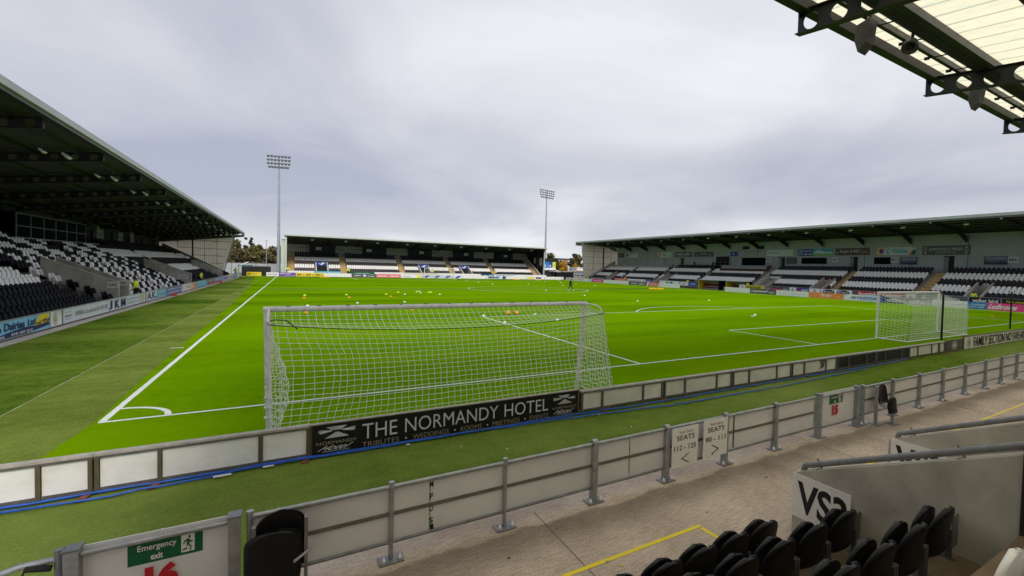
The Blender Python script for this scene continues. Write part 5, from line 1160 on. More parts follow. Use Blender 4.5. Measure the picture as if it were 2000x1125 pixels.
fix_right(38.7, 34.3, 'ink_grey', 'dark board with pink wording right of the yellow board', [T('CONTRACTS', .03, .35, .2, .65, 'ink_pale'), ('r', .24, .1, .72, .9, 'ink_brown'), T('butcher meats', .26, .3, .70, .7, 'ink_pink'), T('Grill', .78, .35, .95, .65, 'ink_pale')])
fix_right(34.1, 32.9, 'ink_white', 'small white crest board left of a blue and red board', cr)
fix_right(32.8, 30.7, 'ink_blue', 'short blue board with red and white capitals', [('r', .1, .3, .35, .7, 'ink_red'), T('GRANT', .4, .25, .95, .75, 'ink_white')])
fix_right(30.6, 28.8, 'ink_white', 'small white crest board in front of the star walkway', cr)
fix_right(28.7, 23.9, 'ink_white', 'white board with two dark ovals and a sport name', [('e', .25, .5, .20, .42, 'ink_black'), ('e', .13, .52, .06, .36, 'ink_blue'), T('BT Sport', .10, .32, .40, .70, 'ink_white', .02), ('e', .72, .5, .20, .42, 'ink_black'), ('e', .60, .52, .06, .36, 'ink_blue'), T('BT Sport', .57, .32, .87, .70, 'ink_white', .02)])
fix_right(23.7, 16.9, 'ink_red', 'long red board with white wording behind the match goal', [('r', 0, 0, .06, 1, 'ink_grey'), T('Scottish', .10, .2, .46, .85, 'ink_white', .03), T('Labour', .60, .2, .94, .85, 'ink_white', .03), ('r', .485, .3, .56, .75, 'ink_rose')])
fix_right(16.8, 15.7, 'ink_white', 'small white crest board behind the match goal', cr)
fix_right(15.5, 10.1, 'ink_grey', 'dark board with thin white wording behind the goal net', [('p', [(.06, .1), (.14, .9), (.22, .1)], 'ink_silver'), T('Glen & Sons Roofing', .32, .35, .85, .7, 'ink_silver')])
fix_right(10.0, 7.0, 'ink_black', 'black board with a white two word firm name right of the goal', [T('walker laird', .12, .25, .92, .8, 'ink_white')])
fix_right(6.9, 1.5, 'ink_black', 'black board with gold script above the shocking pink screen', [T('New players always now', .08, .3, .72, .75, 'ink_yellow', 0), ('p', [(.78, 0), (.8, 1), (1, 1), (1, 0)], 'ink_green')])
# far end
def led_far(xa, xb, mat, label, items): board('pitchside_screen', label, 'advertising board', (xa, 107.5, -.05), (1, 0, 0), (0, 0, 1), xb-xa, .85, mat, t=.12, draw=drawer(items), base=((xa+xb)/2, 107.5, 0))
led_far(-1.95, .25, 'ink_white', 'white screen board left of the purple one at the far end', [T('MORTGAGES', .12, .3, .88, .65, 'ink_grey')])
led_far(.3, 3.4, 'ink_purple', 'purple screen board with white wording', [T('SHOP ONLINE', .05, .55, .7, .85, 'ink_white'), T('Scottish Gift', .3, .12, .95, .45, 'ink_lav')])
led_far(3.42, 8.8, 'ink_yellow', 'yellow screen board repeating three black letters', [T('SNP', .03, .2, .2, .8, 'ink_black', .02), T('SNP', .36, .2, .53, .8, 'ink_black', .02), T('SNP', .69, .2, .86, .8, 'ink_black', .02), ('p', [(.22, .3), (.27, .7), (.32, .3)], 'ink_gold'), ('p', [(.55, .3), (.6, .7), (.65, .3)], 'ink_gold'), ('p', [(.88, .3), (.92, .7), (.96, .3)], 'ink_gold')])
led_far(8.82, 14.4, 'ink_white', 'white screen board right of the yellow one', [('r', .3, .4, .5, .5, 'ink_pale')])
led_far(14.45, 19.7, 'ink_grey', 'dark grey screen board with white chevrons at the far end', [T('BELMONT', .12, .35, .36, .65, 'ink_white'), ('e', .52, .5, .07, .3, 'ink_lightblue'), T('Roofing', .66, .2, .92, .5, 'ink_white'), ('p', [(.72, .7), (.8, .95), (.88, .7), (.8, .85)], 'ink_white')])
led_far(19.75, 25.2, 'ink_rose', 'rose red screen board repeating a white script', [T('Ladbrokes', .05, .25, .45, .75, 'ink_white', .02, .12), T('Ladbrokes', .55, .25, .95, .75, 'ink_white', .02, .12)])
led_far(25.25, 30.0, 'ink_white', 'white screen board with a lemon end panel', [T('Tickets', .1, .3, .5, .6, 'ink_grey'), ('r', .8, .05, .99, .95, 'ink_lemon')])
led_far(30.05, 40.7, 'ink_white', 'white screen board repeating blue flag shapes behind the far goal', [('r', .02, .3, .98, .7, 'ink_lightblue')]+[('p', [(.05+.25*i, .15), (.12+.25*i, .85), (.20+.25*i, .85), (.13+.25*i, .15)], 'ink_blue') for i in range(4)])
led_far(40.75, 47.0, 'ink_white', 'white screen board with faint grey script right of the far goal', [T('paisley 2021', .2, .3, .7, .65, 'ink_pale')])
led_far(47.05, 52.9, 'ink_pale', 'pale screen board with dark blocks and a blue end', [('r', .1, .2, .4, .8, 'ink_grey'), ('r', .42, .2, .62, .8, 'ink_mid'), ('r', .8, .1, .95, .9, 'ink_navy')])
led_far(52.95, 58.8, 'ink_white', 'white screen board with thin red line of words', [('r', .1, .4, .9, .5, 'ink_peach')])
led_far(58.85, 63.8, 'ink_white', 'white screen board with yellow and navy blocks', [('r', .05, .2, .48, .8, 'ink_yellow'), ('r', .6, .25, .95, .75, 'ink_navy')])
led_far(63.85, 71.0, 'ink_white', 'white screen board at the foot of the scoreboard', [('e', .1, .5, .015, .2, 'ink_navy'), ('e', .6, .5, .015, .2, 'ink_navy')])
def fix_far(xa, xb, mat, label, items, z=.45): board('pitchside_board', label, 'advertising board', (xa, 110.2, z), (1, 0, 0), (0, 0, 1), xb-xa, .75, mat, t=.05, draw=drawer(items), base=((xa+xb)/2, 110.2, 0), legs=[.1, .9])
fix_far(1.8, 7.0, 'ink_white', 'plain white board under the far left seats', [])
fix_far(7.1, 12.6, 'ink_teal', 'turquoise board under the first far doorway', [T('CASTLE SERVICES', .05, .3, .95, .7, 'ink_white')])
fix_far(14.2, 19.6, 'ink_green', 'dark green board under the far seats', [T('GARDENS', .2, .35, .8, .65, 'ink_pale')])
fix_far(19.7, 26.5, 'ink_white', 'white board with pale script under the far seats', [T('Legal', .2, .3, .5, .65, 'ink_pale')])
fix_far(26.6, 34.5, 'ink_cream', 'cream board under the middle far seats', [])
fix_far(34.6, 46.5, 'ink_white', 'long white board under the far doorway', [])
fix_far(46.6, 50.2, 'ink_navy', 'navy board with a teal patch under the far right seats', [('r', .6, .1, .95, .9, 'ink_teal'), T('LAW', .1, .3, .5, .7, 'ink_white')])
fix_far(50.3, 56.5, 'ink_pale', 'pale board under the far right seats', [T('INSURANCE', .1, .3, .9, .7, 'ink_navy')])
fix_far(56.6, 66.5, 'ink_white', 'white board under the last far seats', [T('HEATING', .3, .3, .7, .7, 'ink_pale')])
board('corner_board', 'yellow board with black capitals in the far left corner', 'advertising board', (-5.2, 105, .06), (1, 0, 0), (0, 0, 1), 2.5, .82, 'ink_yellow', t=.05, draw=drawer([T('ART', .05, .3, .30, .75, 'ink_black', .04), T('FRAMING & MORE', .36, .55, .94, .72, 'ink_gold'), T('PAISLEY', .5, .25, .72, .42, 'ink_gold')]), base=(-4, 105, 0), legs=[.1, .9])
# wall banners of the main stand
def banner(ya, yb, za, zb, mat, label, items, name='wall_banner', cat='banner'): board(name, label, cat, (83.38, ya, za), (0, -1, 0), (0, 0, 1), ya-yb, zb-za, mat, t=.05, draw=drawer(items), base=(83.38, (ya+yb)/2, za))
tri = lambda u, s: [('p', [(u-s*.25, .5), (u-s*.6, .65), (u-s*.6, .35)], 'ink_silver'), ('p', [(u+s*.25, .5), (u+s*.6, .35), (u+s*.6, .65)], 'ink_silver'), ('p', [(u, .58), (u+s*.45, .85), (u-s*.45, .85)], 'ink_silver'), ('p', [(u, .42), (u-s*.45, .15), (u+s*.45, .15)], 'ink_silver')]
banner(19.6, 13.75, 6.85, 8.17, 'ink_grey', 'dark wall banner supporting the club above the farthest right door', [T('SUPPORTING ST.MIRREN', .15, .46, .85, .76, 'ink_pale', .0), T('WWW.UNITED.NET', .28, .18, .72, .34, 'ink_silver', 0)]+tri(.07, .06)+tri(.93, .06))
banner(26.1, 20.5, 6.9, 8.12, 'ink_pale', 'pale wall banner with green lettering and orange corners', [('p', [(0, 0), (0, 1), (.28, 1), (.16, 0)], 'ink_peach'), ('e', .13, .5, .06, .34, 'ink_purple'), ('e', .32, .5, .045, .4, 'ink_teal'), ('e', .335, .52, .025, .24, 'ink_pale'), T('Kibble', .44, .22, .80, .84, 'ink_teal', .03), ('p', [(.86, 0), (.92, .5), (1, .7), (1, 0)], 'ink_green'), ('e', .88, .18, .04, .16, 'ink_orange'), ('p', [(.95, .7), (1, 1), (.9, 1)], 'ink_peach')])
banner(32.9, 27.2, 6.93, 8.13, 'ink_brown', 'brown wall banner with pale script between two doors', [T('Burger & KEG', .14, .26, .72, .78, 'ink_cream', .01), ('p', [(.04, .3), (.07, .5), (.11, .3)], 'ink_cream'), ('r', .76, .52, .95, .6, 'ink_gold'), ('r', .76, .34, .95, .42, 'ink_gold')])
banner(40.0, 33.5, 6.9, 8.13, 'ink_blue', 'blue and green wall banner split in the middle', [('r', .46, 0, 1, 1, 'ink_teal'), ('p', [(.46, .45), (.6, .9), (.8, .55), (1, .6), (1, .3), (.46, .3)], 'ink_lightblue'), ('r', .46, 0, 1, .22, 'ink_lime'), T('A.K.', .03, .5, .14, .9, 'ink_white', .03), T('Private Hire', .16, .58, .44, .86, 'ink_white'), T('0141 848 1010', .03, .12, .44, .38, 'ink_white')])
banner(46.9, 41.0, 6.9, 8.14, 'ink_pale', 'white wall banner with thin grey wording above a door', [('e', .07, .5, .022, .34, 'ink_grey'), ('e', .07, .5, .014, .24, 'ink_pale'), T('MIDDLEWOOD', .16, .38, .46, .62, 'ink_grey'), T('C H S', .52, .3, .70, .7, 'ink_lightblue', 0), T('GROUP SUPPORT', .75, .3, .96, .5, 'ink_silver', 0)])
banner(56.0, 54.1, 7.0, 7.95, 'ink_blue', 'small blue wall banner with a white mark beside the dark opening', [('p', [(.3, .5), (.45, .8), (.5, .5), (.4, .2)], 'ink_white')])
banner(66.9, 60.9, 6.93, 8.12, 'ink_grey', 'dark wall banner with faint centre wording left of the dark opening', [T('Renfrew', .35, .45, .65, .72, 'ink_silver', 0), ('r', .12, .3, .2, .38, 'ink_silver'), ('r', .8, .3, .88, .38, 'ink_silver')])
banner(73.5, 67.6, 6.9, 8.15, 'ink_grey', 'dark wall banner with two bold pale words near a far door', [T('RAMCO HIRE', .12, .38, .88, .76, 'ink_pale', .02), ('r', .04, .5, .09, .56, 'ink_pale'), ('r', .91, .5, .96, .56, 'ink_pale'), ('r', .2, .18, .8, .24, 'ink_silver')])
banner(79.9, 74.7, 6.85, 8.15, 'ink_pale', 'pale wall banner with red and green figures toward the far end', [('p', [(.02, 0), (.1, .9), (.25, .9), (.16, 0)], 'ink_rose'), T('Kibble', .34, .25, .62, .85, 'ink_lime', .03), ('r', .64, .3, .85, .7, 'ink_lightblue'), ('e', .9, .2, .04, .14, 'ink_green')])
banner(93.9, 88.1, 6.92, 8.2, 'ink_pale', 'pale wall banner with a dark badge second from the far gable', [('p', [(.03, .2), (.1, .85), (.2, .85), (.24, .2)], 'ink_green'), T('ENGINEERING', .32, .6, .95, .82, 'ink_grey', 0), ('r', .3, .2, .95, .45, 'ink_lightblue')])
banner(100.4-3.2, 94.7, 6.95, 8.2, 'ink_brown', 'brown wall banner closest to the far gable', [T('CARVERY', .12, .4, .88, .7, 'ink_peach', 0)])
for y, z, t, lab in ((9.65, 5.72, 'M8', 'right of the last blue window'), (23.9, 5.74, 'M7', 'between two windows under the green lettered banner'), (33.4, 5.8, 'M6', 'left of a door under the brown banner'), (46.9, 5.78, 'M5', 'right of the executive box'), (63.7, 5.6, 'M4', 'above the seated spectators'), (79.0, 5.6, 'M3', 'under the red and green banner'), (91.6, 5.6, 'M2', 'second from the far gable'), (96.6, 5.6, 'M1', 'closest to the far gable')):
    banner(y, y-1.05, z, z+.78, 'ink_pale', 'white block sign on the main stand wall, '+lab, [T(t, .12, .2, .88, .8, 'ink_grey', .01)], 'block_sign', 'sign')
root = empty('wall_crest', (83.4, 50.4, 8.1), 'round club crest on the wall above the executive box', 'crest')
p = Panel((83.47, 51.1, 8.1), (0, -1, 0), (0, 0, 1), 1.4, 1.5); p.crest(.5, .5, .48, 'ink_grey', 'ink_pale', 'ink_yellow'); p.finish(root)
root = empty('wall_lettering', (83.4, 50.4, 7.8), 'line of dark letters under the wall crest', 'lettering')
p = Panel((83.47, 52.4, 7.75), (0, -1, 0), (0, 0, 1), 4.2, .24); p.text('THE PAISLEY 2021 STADIUM', 0, 0, 1, 1, 'ink_grey', 0); p.finish(root)
# emblem boards above the walkways of the main stand
def vom_board(ya, yb, label, items): board('walkway_banner', label, 'banner', (78.1, ya, 1.95), (0, -1, 0), (0, 0, 1), ya-yb, 1.1, 'ink_black', t=.06, draw=drawer(items), base=(78.1, (ya+yb)/2, 1.95))
vom_board(10.85, 9.45, 'black walkway banner with a blue roundel and white cross', [('e', .5, .5, .30, .38, 'ink_white'), ('e', .5, .5, .25, .31, 'ink_blue'), ('p', [(.34, .30), (.40, .25), (.66, .70), (.60, .75)], 'ink_white'), ('p', [(.60, .25), (.66, .30), (.40, .75), (.34, .70)], 'ink_white')])
st = [(.5+(.30 if i % 2 == 0 else .13)*math.sin(PI*i/5), .52+(.38 if i % 2 == 0 else .16)*math.cos(PI*i/5)) for i in range(10)]
vom_board(31.45, 29.75, 'black walkway banner with an orange star', [('p', st, 'ink_orange'), ('e', .5, .52, .10, .12, 'ink_red')])
board('walkway_banner', 'pale blue walkway banner over the players tunnel', 'banner', (78.1, 41.95, 1.9), (0, -1, 0), (0, 0, 1), 2.2, 1.15, 'ink_white', t=.06, draw=drawer([('r', .2, .05, .6, .95, 'ink_lightblue')]), base=(78.1, 40.8, 1.9))
for x in (7.7, 19.4, 33.0, 45.8, 58.3):
    board('block_sign', 'small white block sign on a dark kiosk of the far stand', 'sign', (x, 123.27, 6.35), (1, 0, 0), (0, 0, 1), 1.2, .72, 'ink_pale', t=.03, draw=drawer([T('VN', .15, .2, .85, .8, 'ink_grey', 0)]), group='block signs of the far stand', base=(x+.6, 123.27, 6.15))

# ================================================================== DUGOUTS
def dugout(ya, yb, label):
    root = empty('dugout', (73.4, (ya+yb)/2, 0), label, 'dugout', 'team dugouts')
    b = B(); b.box(72.6, 74.6, ya, yb, 1.80, 1.90, 'lamp_white'); b.box(72.5, 72.62, ya-.1, yb+.1, 1.72, 1.86, 'galvanised_dark'); b.obj('dugout_roof', root)
    b = B(); b.box(74.5, 74.6, ya, yb, -.1, 1.8, 'ink_gold'); b.obj('back_panel', root)
    for y in (ya, yb): b = B(); b.box(72.7, 74.6, y-.04, y+.04, -.1, 1.8, 'ink_yellow' if y == yb else 'glass_dark'); b.obj('side_panel', root)
    y = ya+.45
    while y < yb-.3:
        s = B(); s.prism([(74.0, y-.22, .2), (74.25, y-.22, .2), (74.4, y-.22, 1.05), (74.25, y-.22, 1.08), (74.1, y-.22, .45), (73.7, y-.22, .45), (73.7, y-.22, .35)], (0, .44, 0), 'seat_red'); s.obj('seat', root); y += .56
dugout(49.4, 54.7, 'open dugout with red seats left of the players tunnel'); dugout(43.2, 47.6, 'open dugout with red seats nearest the yellow name board')

# ================================================================== PEOPLE
def skin(name, verts, edges, radii, mat, parent, lvl=1):
    me = bpy.data.meshes.new(name); me.from_pydata([tuple(v) for v in verts], edges, [])
    ob = bpy.data.objects.new(name, me); COL.objects.link(ob)
    m = ob.modifiers.new('s', 'SKIN'); m.use_smooth_shade = True
    for i, r in enumerate(radii): me.skin_vertices[0].data[i].radius = (r, r)
    me.skin_vertices[0].data[0].use_root = True
    if lvl: ob.modifiers.new('d', 'SUBSURF').levels = lvl; ob.modifiers['d'].render_levels = lvl
    dg = bpy.context.evaluated_depsgraph_get(); m2 = bpy.data.meshes.new_from_object(ob.evaluated_get(dg)); m2.materials.clear(); m2.materials.append(MATS[mat])
    for p in m2.polygons: p.use_smooth = True
    ob.modifiers.clear(); ob.data = m2; bpy.data.meshes.remove(me); ob.parent = parent; return ob
def person(loc, rz, label, pose='stand', top='hi_vis', legs='cloth_black', group=None, cap=None, seed=0):
    root = empty('person', loc, label, 'person', group); root.rotation_euler.z = rz
    rn = random.Random(seed); J = {}
    J['pel'] = (0, 0, .96); J['spi'] = (0, .01, 1.17); J['che'] = (0, .02, 1.38); J['nec'] = (0, .03, 1.50); J['hea'] = (0, .05, 1.60); J['cro'] = (0, .055, 1.72)
    st = {'stand': (.02, -.02, .05, -.03), 'walk': (.30, -.28, -.26, .30), 'sit': (0, 0, 0, 0), 'fold': (.02, -.03, 0, 0)}[pose]
    for s, n, lg, ar in ((-1, 'l', st[0], st[2]), (1, 'r', st[1], st[3])):
        J['hip'+n] = (s*.09, 0, .91)
        if pose == 'sit': J['kne'+n] = (s*.12, .44, .93); J['ank'+n] = (s*.12, .46, .49); J['toe'+n] = (s*.13, .62, .44)
        else:
            J['kne'+n] = (s*.10, lg*.55+.03, .50); back = -.14 if (pose == 'walk' and lg < 0) else 0
            J['ank'+n] = (s*.10, lg+back*.6, .09+(.05 if back else 0)); J['toe'+n] = (s*.12, lg+back*.6+.16, .04)
        J['sho'+n] = (s*.185, .01, 1.42)
        if pose == 'sit': J['elb'+n] = (s*.24, .06, 1.16); J['wri'+n] = (s*.16, .30, 1.06)
        elif pose == 'fold': J['elb'+n] = (s*.25, .05, 1.15); J['wri'+n] = (-s*.04, .22, 1.20)
        else: J['elb'+n] = (s*.235, ar*.45-.03, 1.15); J['wri'+n] = (s*.225, ar+.06, .92)
    if pose == 'walk':
        for k in ('spi', 'che', 'nec', 'hea', 'cro'): J[k] = (J[k][0], J[k][1]+(J[k][2]-.95)*.10, J[k][2]-.01)
    def build(name, chains, rad, mat, extra=()):
        idx = {}; V = []; E = []; R = []
        for ch in chains:
            for a in ch:
                if a not in idx: idx[a] = len(V); V.append(J[a]); R.append(rad[a])
            for a, c in zip(ch[:-1], ch[1:]): E.append((idx[a], idx[c]))
        for a, pts, r in extra:
            pa = idx[a]
            for q in pts: V.append(q); R.append(r); E.append((pa, len(V)-1)); pa = len(V)-1
        return skin(name, V, E, R, mat, root)
    arms = [['che', 'sho'+n, 'elb'+n, 'wri'+n] for n in 'lr']; lg = [['pel', 'hip'+n, 'kne'+n, 'ank'+n, 'toe'+n] for n in 'lr']
    fingers = []
    for s, n in ((-1, 'l'), (1, 'r')):
        w = Vector(J['wri'+n]); e = (w-Vector(J['elb'+n])).normalized(); side = Vector((0, 1, 0)) if abs(e.y) < .8 else Vector((1, 0, 0))
        palm = w+e*.07; J['pal'+n] = tuple(palm)
        for k in range(4): o = (k-1.5)*.021; ln = (.07, .08, .075, .055)[k]; fingers.append(('pal'+n, [tuple(palm+side*o+e*.03), tuple(palm+side*o*1.1+e*(.03+ln)+Vector((-s*.02, 0, 0)))], .0085))
        fingers.append(('wri'+n, [tuple(w+side*.04+e*.04), tuple(w+side*.055+e*.085)], .009))
    RB = dict(pel=.10, spi=.10, che=.11, nec=.052, hea=.085, cro=.075, hipl=.085, hipr=.085, knel=.055, kner=.055, ankl=.036, ankr=.036, toel=.035, toer=.035, shol=.06, shor=.06, elbl=.04, elbr=.04, wril=.028, wrir=.028, pall=.034, palr=.034)
    build('body', [['pel', 'spi', 'che', 'nec', 'hea', 'cro']]+[a+['pal'+a[1][-1]] for a in arms]+lg, RB, 'skin', fingers)
    RJ = dict(pel=.135, spi=.135, che=.145, nec=.066, shol=.085, shor=.085, elbl=.062, elbr=.062, wril=.046, wrir=.046)
    build('jacket', [['pel', 'spi', 'che', 'nec']]+arms, RJ, top)
    RL = dict(pel=.122, hipl=.105, hipr=.105, knel=.072, kner=.072, ankl=.055, ankr=.055)
    build('trousers', [['pel', 'hip'+n, 'kne'+n, 'ank'+n] for n in 'lr'], RL, legs)
    h = Vector(J['hea']); b = B()
    b.ball(h+Vector((0, -.018, .055)), .108, cap or 'hair_dark', 12, (.86, .95, .86)); hb = b.obj('hair'); hb.parent = root
    b = B(); fwd = h+Vector((0, .092, .02))
    b.prism([fwd+Vector((-.012, 0, -.012)), fwd+Vector((.012, 0, -.012)), fwd+Vector((0, -.004, .03))], (0, .022, -.004), 'skin')
    for s in (-1, 1): b.ball(fwd+Vector((s*.032, -.008, .028)), .010, 'shoe_dark', 6); b.ball(h+Vector((s*.09, 0, .0)), .026, 'skin', 6, (.5, .7, 1.2))
    b.box(-.022, .022, fwd.y-.014, fwd.y-.004, fwd.z-.052, fwd.z-.046, 'ink_maroon'); fb = b.obj('face'); fb.parent = root
    for n in 'lr':
        b = B(); a = Vector(J['ank'+n]); t = Vector(J['toe'+n]); b.obox(a+Vector((0, -.05, -.045)), t+Vector((0, .05, -.0)), .09, .075, 'shoe_white' if pose == 'walk' else 'shoe_dark'); sb_ = b.obj('shoe'); sb_.parent = root
    if top == 'hi_vis':
        b = B()
        for z in (1.10, 1.27): b.lathe((0, .012, z), [(.152, -.02), (.156, 0), (.152, .02)], 'reflective_tape', 14)
        tb = b.obj('reflective_band'); tb.parent = root; root.scale = (1.26, 1.22, 1.04)
    else: root.scale = (1.18, 1.15, 1.02)
    return root
person((39.35, 48.99, 0), -2.2, 'person in dark clothing walking over the centre circle', 'walk', 'cloth_black', 'cloth_black', seed=1)
ste = 'stewards in yellow jackets'
person((-6.75, 34.0, 0), PI/2, 'steward in a yellow vest behind the left boards, nearest the camera', 'stand', 'hi_vis', 'cloth_black', ste, seed=2)
person((-6.6, 61.0, 0), -PI/2, 'steward in yellow behind the turquoise board', 'stand', 'hi_vis', 'cloth_navy', ste, seed=3)
person((-6.1, 95.0, .02), PI*.8, 'steward in yellow at the far left corner', 'fold', 'hi_vis', 'ink_pale', ste, seed=4)
person((1.9, 110.9, .3), PI, 'steward in yellow at the left end of the far stand', 'stand', 'hi_vis', 'cloth_black', ste, seed=5)
person((14.0, 110.9, .3), PI, 'steward in yellow under the second block of far seats', 'stand', 'hi_vis', 'cloth_black', ste, seed=6)
person((33.9, 112.0, .4), PI, 'steward in yellow inside the second far doorway', 'stand', 'hi_vis', 'cloth_black', ste, seed=7)
person((51.6, 112.6, .5), PI, 'steward in yellow on the far right stairway', 'sit', 'hi_vis', 'cloth_black', ste, seed=8)
person((73.3, 80.2, 0), PI/2, 'steward in yellow near the far end of the main stand', 'stand', 'hi_vis', 'cloth_black', ste, seed=9)
person((73.3, 58.4, 0), PI/2, 'steward in yellow left of the first dugout', 'stand', 'hi_vis', 'cloth_black', ste, seed=10)
person((73.0, 42.9, 0), PI/2, 'steward in yellow right of the second dugout', 'stand', 'hi_vis', 'cloth_black', ste, seed=11)
person((73.6, 9.9, .1), PI/2, 'steward in yellow by the walkway with the blue roundel', 'stand', 'hi_vis', 'cloth_black', ste, seed=12)
for i, (x, y, ps) in enumerate(((80.6, 66.2, 'sit'), (81.6, 64.9, 'stand'), (80.7, 62.7, 'sit'), (81.6, 60.6, 'sit'), (81.9, 59.5, 'stand'), (81.9, 58.6, 'stand'), (82.2, 57.6, 'stand'), (82.3, 56.4, 'stand'))):
    person((x, y, 3.5 if ps == 'sit' else 4.1), PI/2, 'person in dark clothing at the top of the main stand by the opening', ps, 'cloth_black' if i % 2 else 'cloth_navy', 'cloth_black', 'spectators at the top of the main stand', seed=20+i)

# ================================================================== FLOODLIGHTS, SCOREBOARD, FAR CORNERS
def mast(x, y, h, zb, rz, label, cols, rows, wid, hei):
    root = empty('floodlight_mast', (x, y, zb), label, 'floodlight', 'floodlight masts'); root.rotation_euler.z = 0
    b = B(); b.tube([(x, y, zb), (x, y, zb+6), (x, y, h-hei-.2)], [.40, .32, .17], 'mast_grey', 14); b.tube([(x, y, h-hei-.2), (x, y, h)], .13, 'mast_grey', 10)
    b.lathe((x, y, zb), [(.6, 0), (.6, .12), (.42, .16)], 'mast_grey', 14); b.obj('mast', root)
    c, s = math.cos(rz), math.sin(rz)
    for r in range(rows):
        z = h-hei*(r/(rows-1))*.94; n = cols; w = wid*(1 if r < rows-1 else .86)
        b = B(); b.obox((x-c*w/2, y-s*w/2, z), (x+c*w/2, y+s*w/2, z), .09, .09, 'steel_mid'); b.obj('cross_arm', root)
        for i in range(n):
            t = -w/2+w*(i+.5)/n; px_, py_ = x+c*t, y+s*t
            q = B(); ax = Vector((s*.8, -c*.8, -.62)).normalized(); ce = Vector((px_, py_, z-.12))+Vector((s, -c, 0))*.15
            q.lathe(ce-ax*.1, [(0, 0), (.12, .0), (.17, .10), (.27, .30), (.29, .34)], 'steel_mid', 10, axis=ax); q.lathe(ce+ax*.22, [(.275, 0), (0, .01)], 'lamp_glass', 10, axis=ax)
            q.obox(ce, (px_, py_, z), .05, .05, 'galvanised'); q.obj('lamp', root)
    if zb < 1:
        b = B(); b.box(x+.5, x+.95, y-.2, y+.3, zb, zb+5.2, 'mast_grey'); b.obj('control_box', root)
mast(.0, 116, 27.4, .2, -.28, 'tall floodlight mast standing between the left and far stands', 7, 4, 4.9, 2.6)
mast(73.6, 125, 29.0, 1.2, .25, 'slimmer floodlight mast rising beyond the far right roof corner', 7, 4, 6.6, 2.4)
def draw_score(p):
    p.rect(.0, .0, 1, .18, 'ink_white'); p.rect(.0, .18, .76, .70, 'ink_mid'); p.rect(.5, .30, .76, .98*.7, 'ink_blue'); p.rect(.76, .18, .99, .70, 'ink_lemon'); p.text('0', .14, .26, .26, .46, 'ink_white', .03); p.text('-', .36, .34, .42, .37, 'ink_white', .03); p.text('0', .52, .26, .64, .46, 'ink_white', .03); p.rect(.80, .34, .95, .37, 'ink_navy'); p.rect(.80, .44, .95, .47, 'ink_navy')
r_ = board('scoreboard', 'blue and yellow scoreboard beside the right end of the far stand', 'scoreboard', (68.1, 116, 2.75), (1, 0, 0), (0, 0, 1), 4.7, 3.55, 'panel_black', t=.4, draw=draw_score, base=(70.4, 116, 0))
b = B(); b.box(68.9, 69.2, 116.1, 116.4, 0, 2.8, 'galvanised_dark'); b.box(71.6, 71.9, 116.1, 116.4, 0, 2.8, 'galvanised_dark'); b.box(68.6, 72.2, 116.4, 118.5, 0, 2.4, 'wall_grey'); b.obj('scoreboard_base', r_)
# left rear fence and corner clutter
def fence(x0, x1, y, z1, label, mat, step=2.4):
    root = empty('perimeter_fence', ((x0+x1)/2, y, 0), label, 'fence'); b = B(); b.box(x0, x1, y, y+.06, 0, z1, mat); b.box(x0, x1, y-.04, y+.1, z1, z1+.12, 'steel_mid'); b.obj('fence_sheet', root)
    x = x0
    while x < x1: b = B(); b.box(x-.05, x+.05, y-.08, y, 0, z1, 'steel_mid'); b.obj('post', root); x += step
fence(-24, 1.2, 125, 2.55, 'pale sheet fence behind the far left corner', 'fence_sheet')
fence(67.2, 100, 122, 2.0, 'dark fence behind the far right corner', 'wall_black', 4)
def gear_box(x0, x1, y, z0, z1, label, mat='panel_black'):
    root = empty('storage_container', ((x0+x1)/2, y, 0), label, 'container'); b = B(); b.box(x0, x1, y, y+2.2, z0, z1, mat)
    x = x0+.2
    while x < x1: b.box(x, x+.1, y-.03, y, z0+.1, z1-.1, 'wall_black'); x += .3
    b.obj('shell', root); b = B(); b.box(x0-.03, x1+.03, y-.05, y+2.25, z1, z1+.1, 'steel_mid'); b.obj('roof_trim', root)
gear_box(-6.3, -1.3, 108.6, 0, 1.95, 'low black container behind the yellow corner board')
root = empty('shelter', (-6.0, 112, 0), 'small green framed shelter with sloping glass behind the black container', 'shelter')
b = B(); b.box(-7.2, -4.6, 111.8, 112.6, 2.05, 2.25, 'green_steel'); b.obj('shelter_beam', root)
b = B(); b.prism([(-6.9, 112, 2.25), (-6.5, 112, 2.25), (-5.2, 112, 2.95), (-5.6, 112, 2.95)], (0, .08, 0), 'lamp_white'); b.obj('shelter_roof', root)
for x in (-7.1, -4.7): b = B(); b.box(x-.06, x+.06, 112, 112.12, 0, 2.05, 'green_steel'); b.obj('post', root)
root = empty('street_lamp', (-2.75, 125.6, 0), 'thin street lamp behind the far left fence', 'lamp')
b = B(); b.tube([(-2.75, 125.6, 0), (-2.75, 125.6, 8.2)], [.1, .06], 'mast_grey', 8); b.obj('pole', root); b = B(); b.box(-3.0, -2.45, 125.4, 125.8, 8.15, 8.27, 'mast_grey'); b.obj('lamp_head', root)
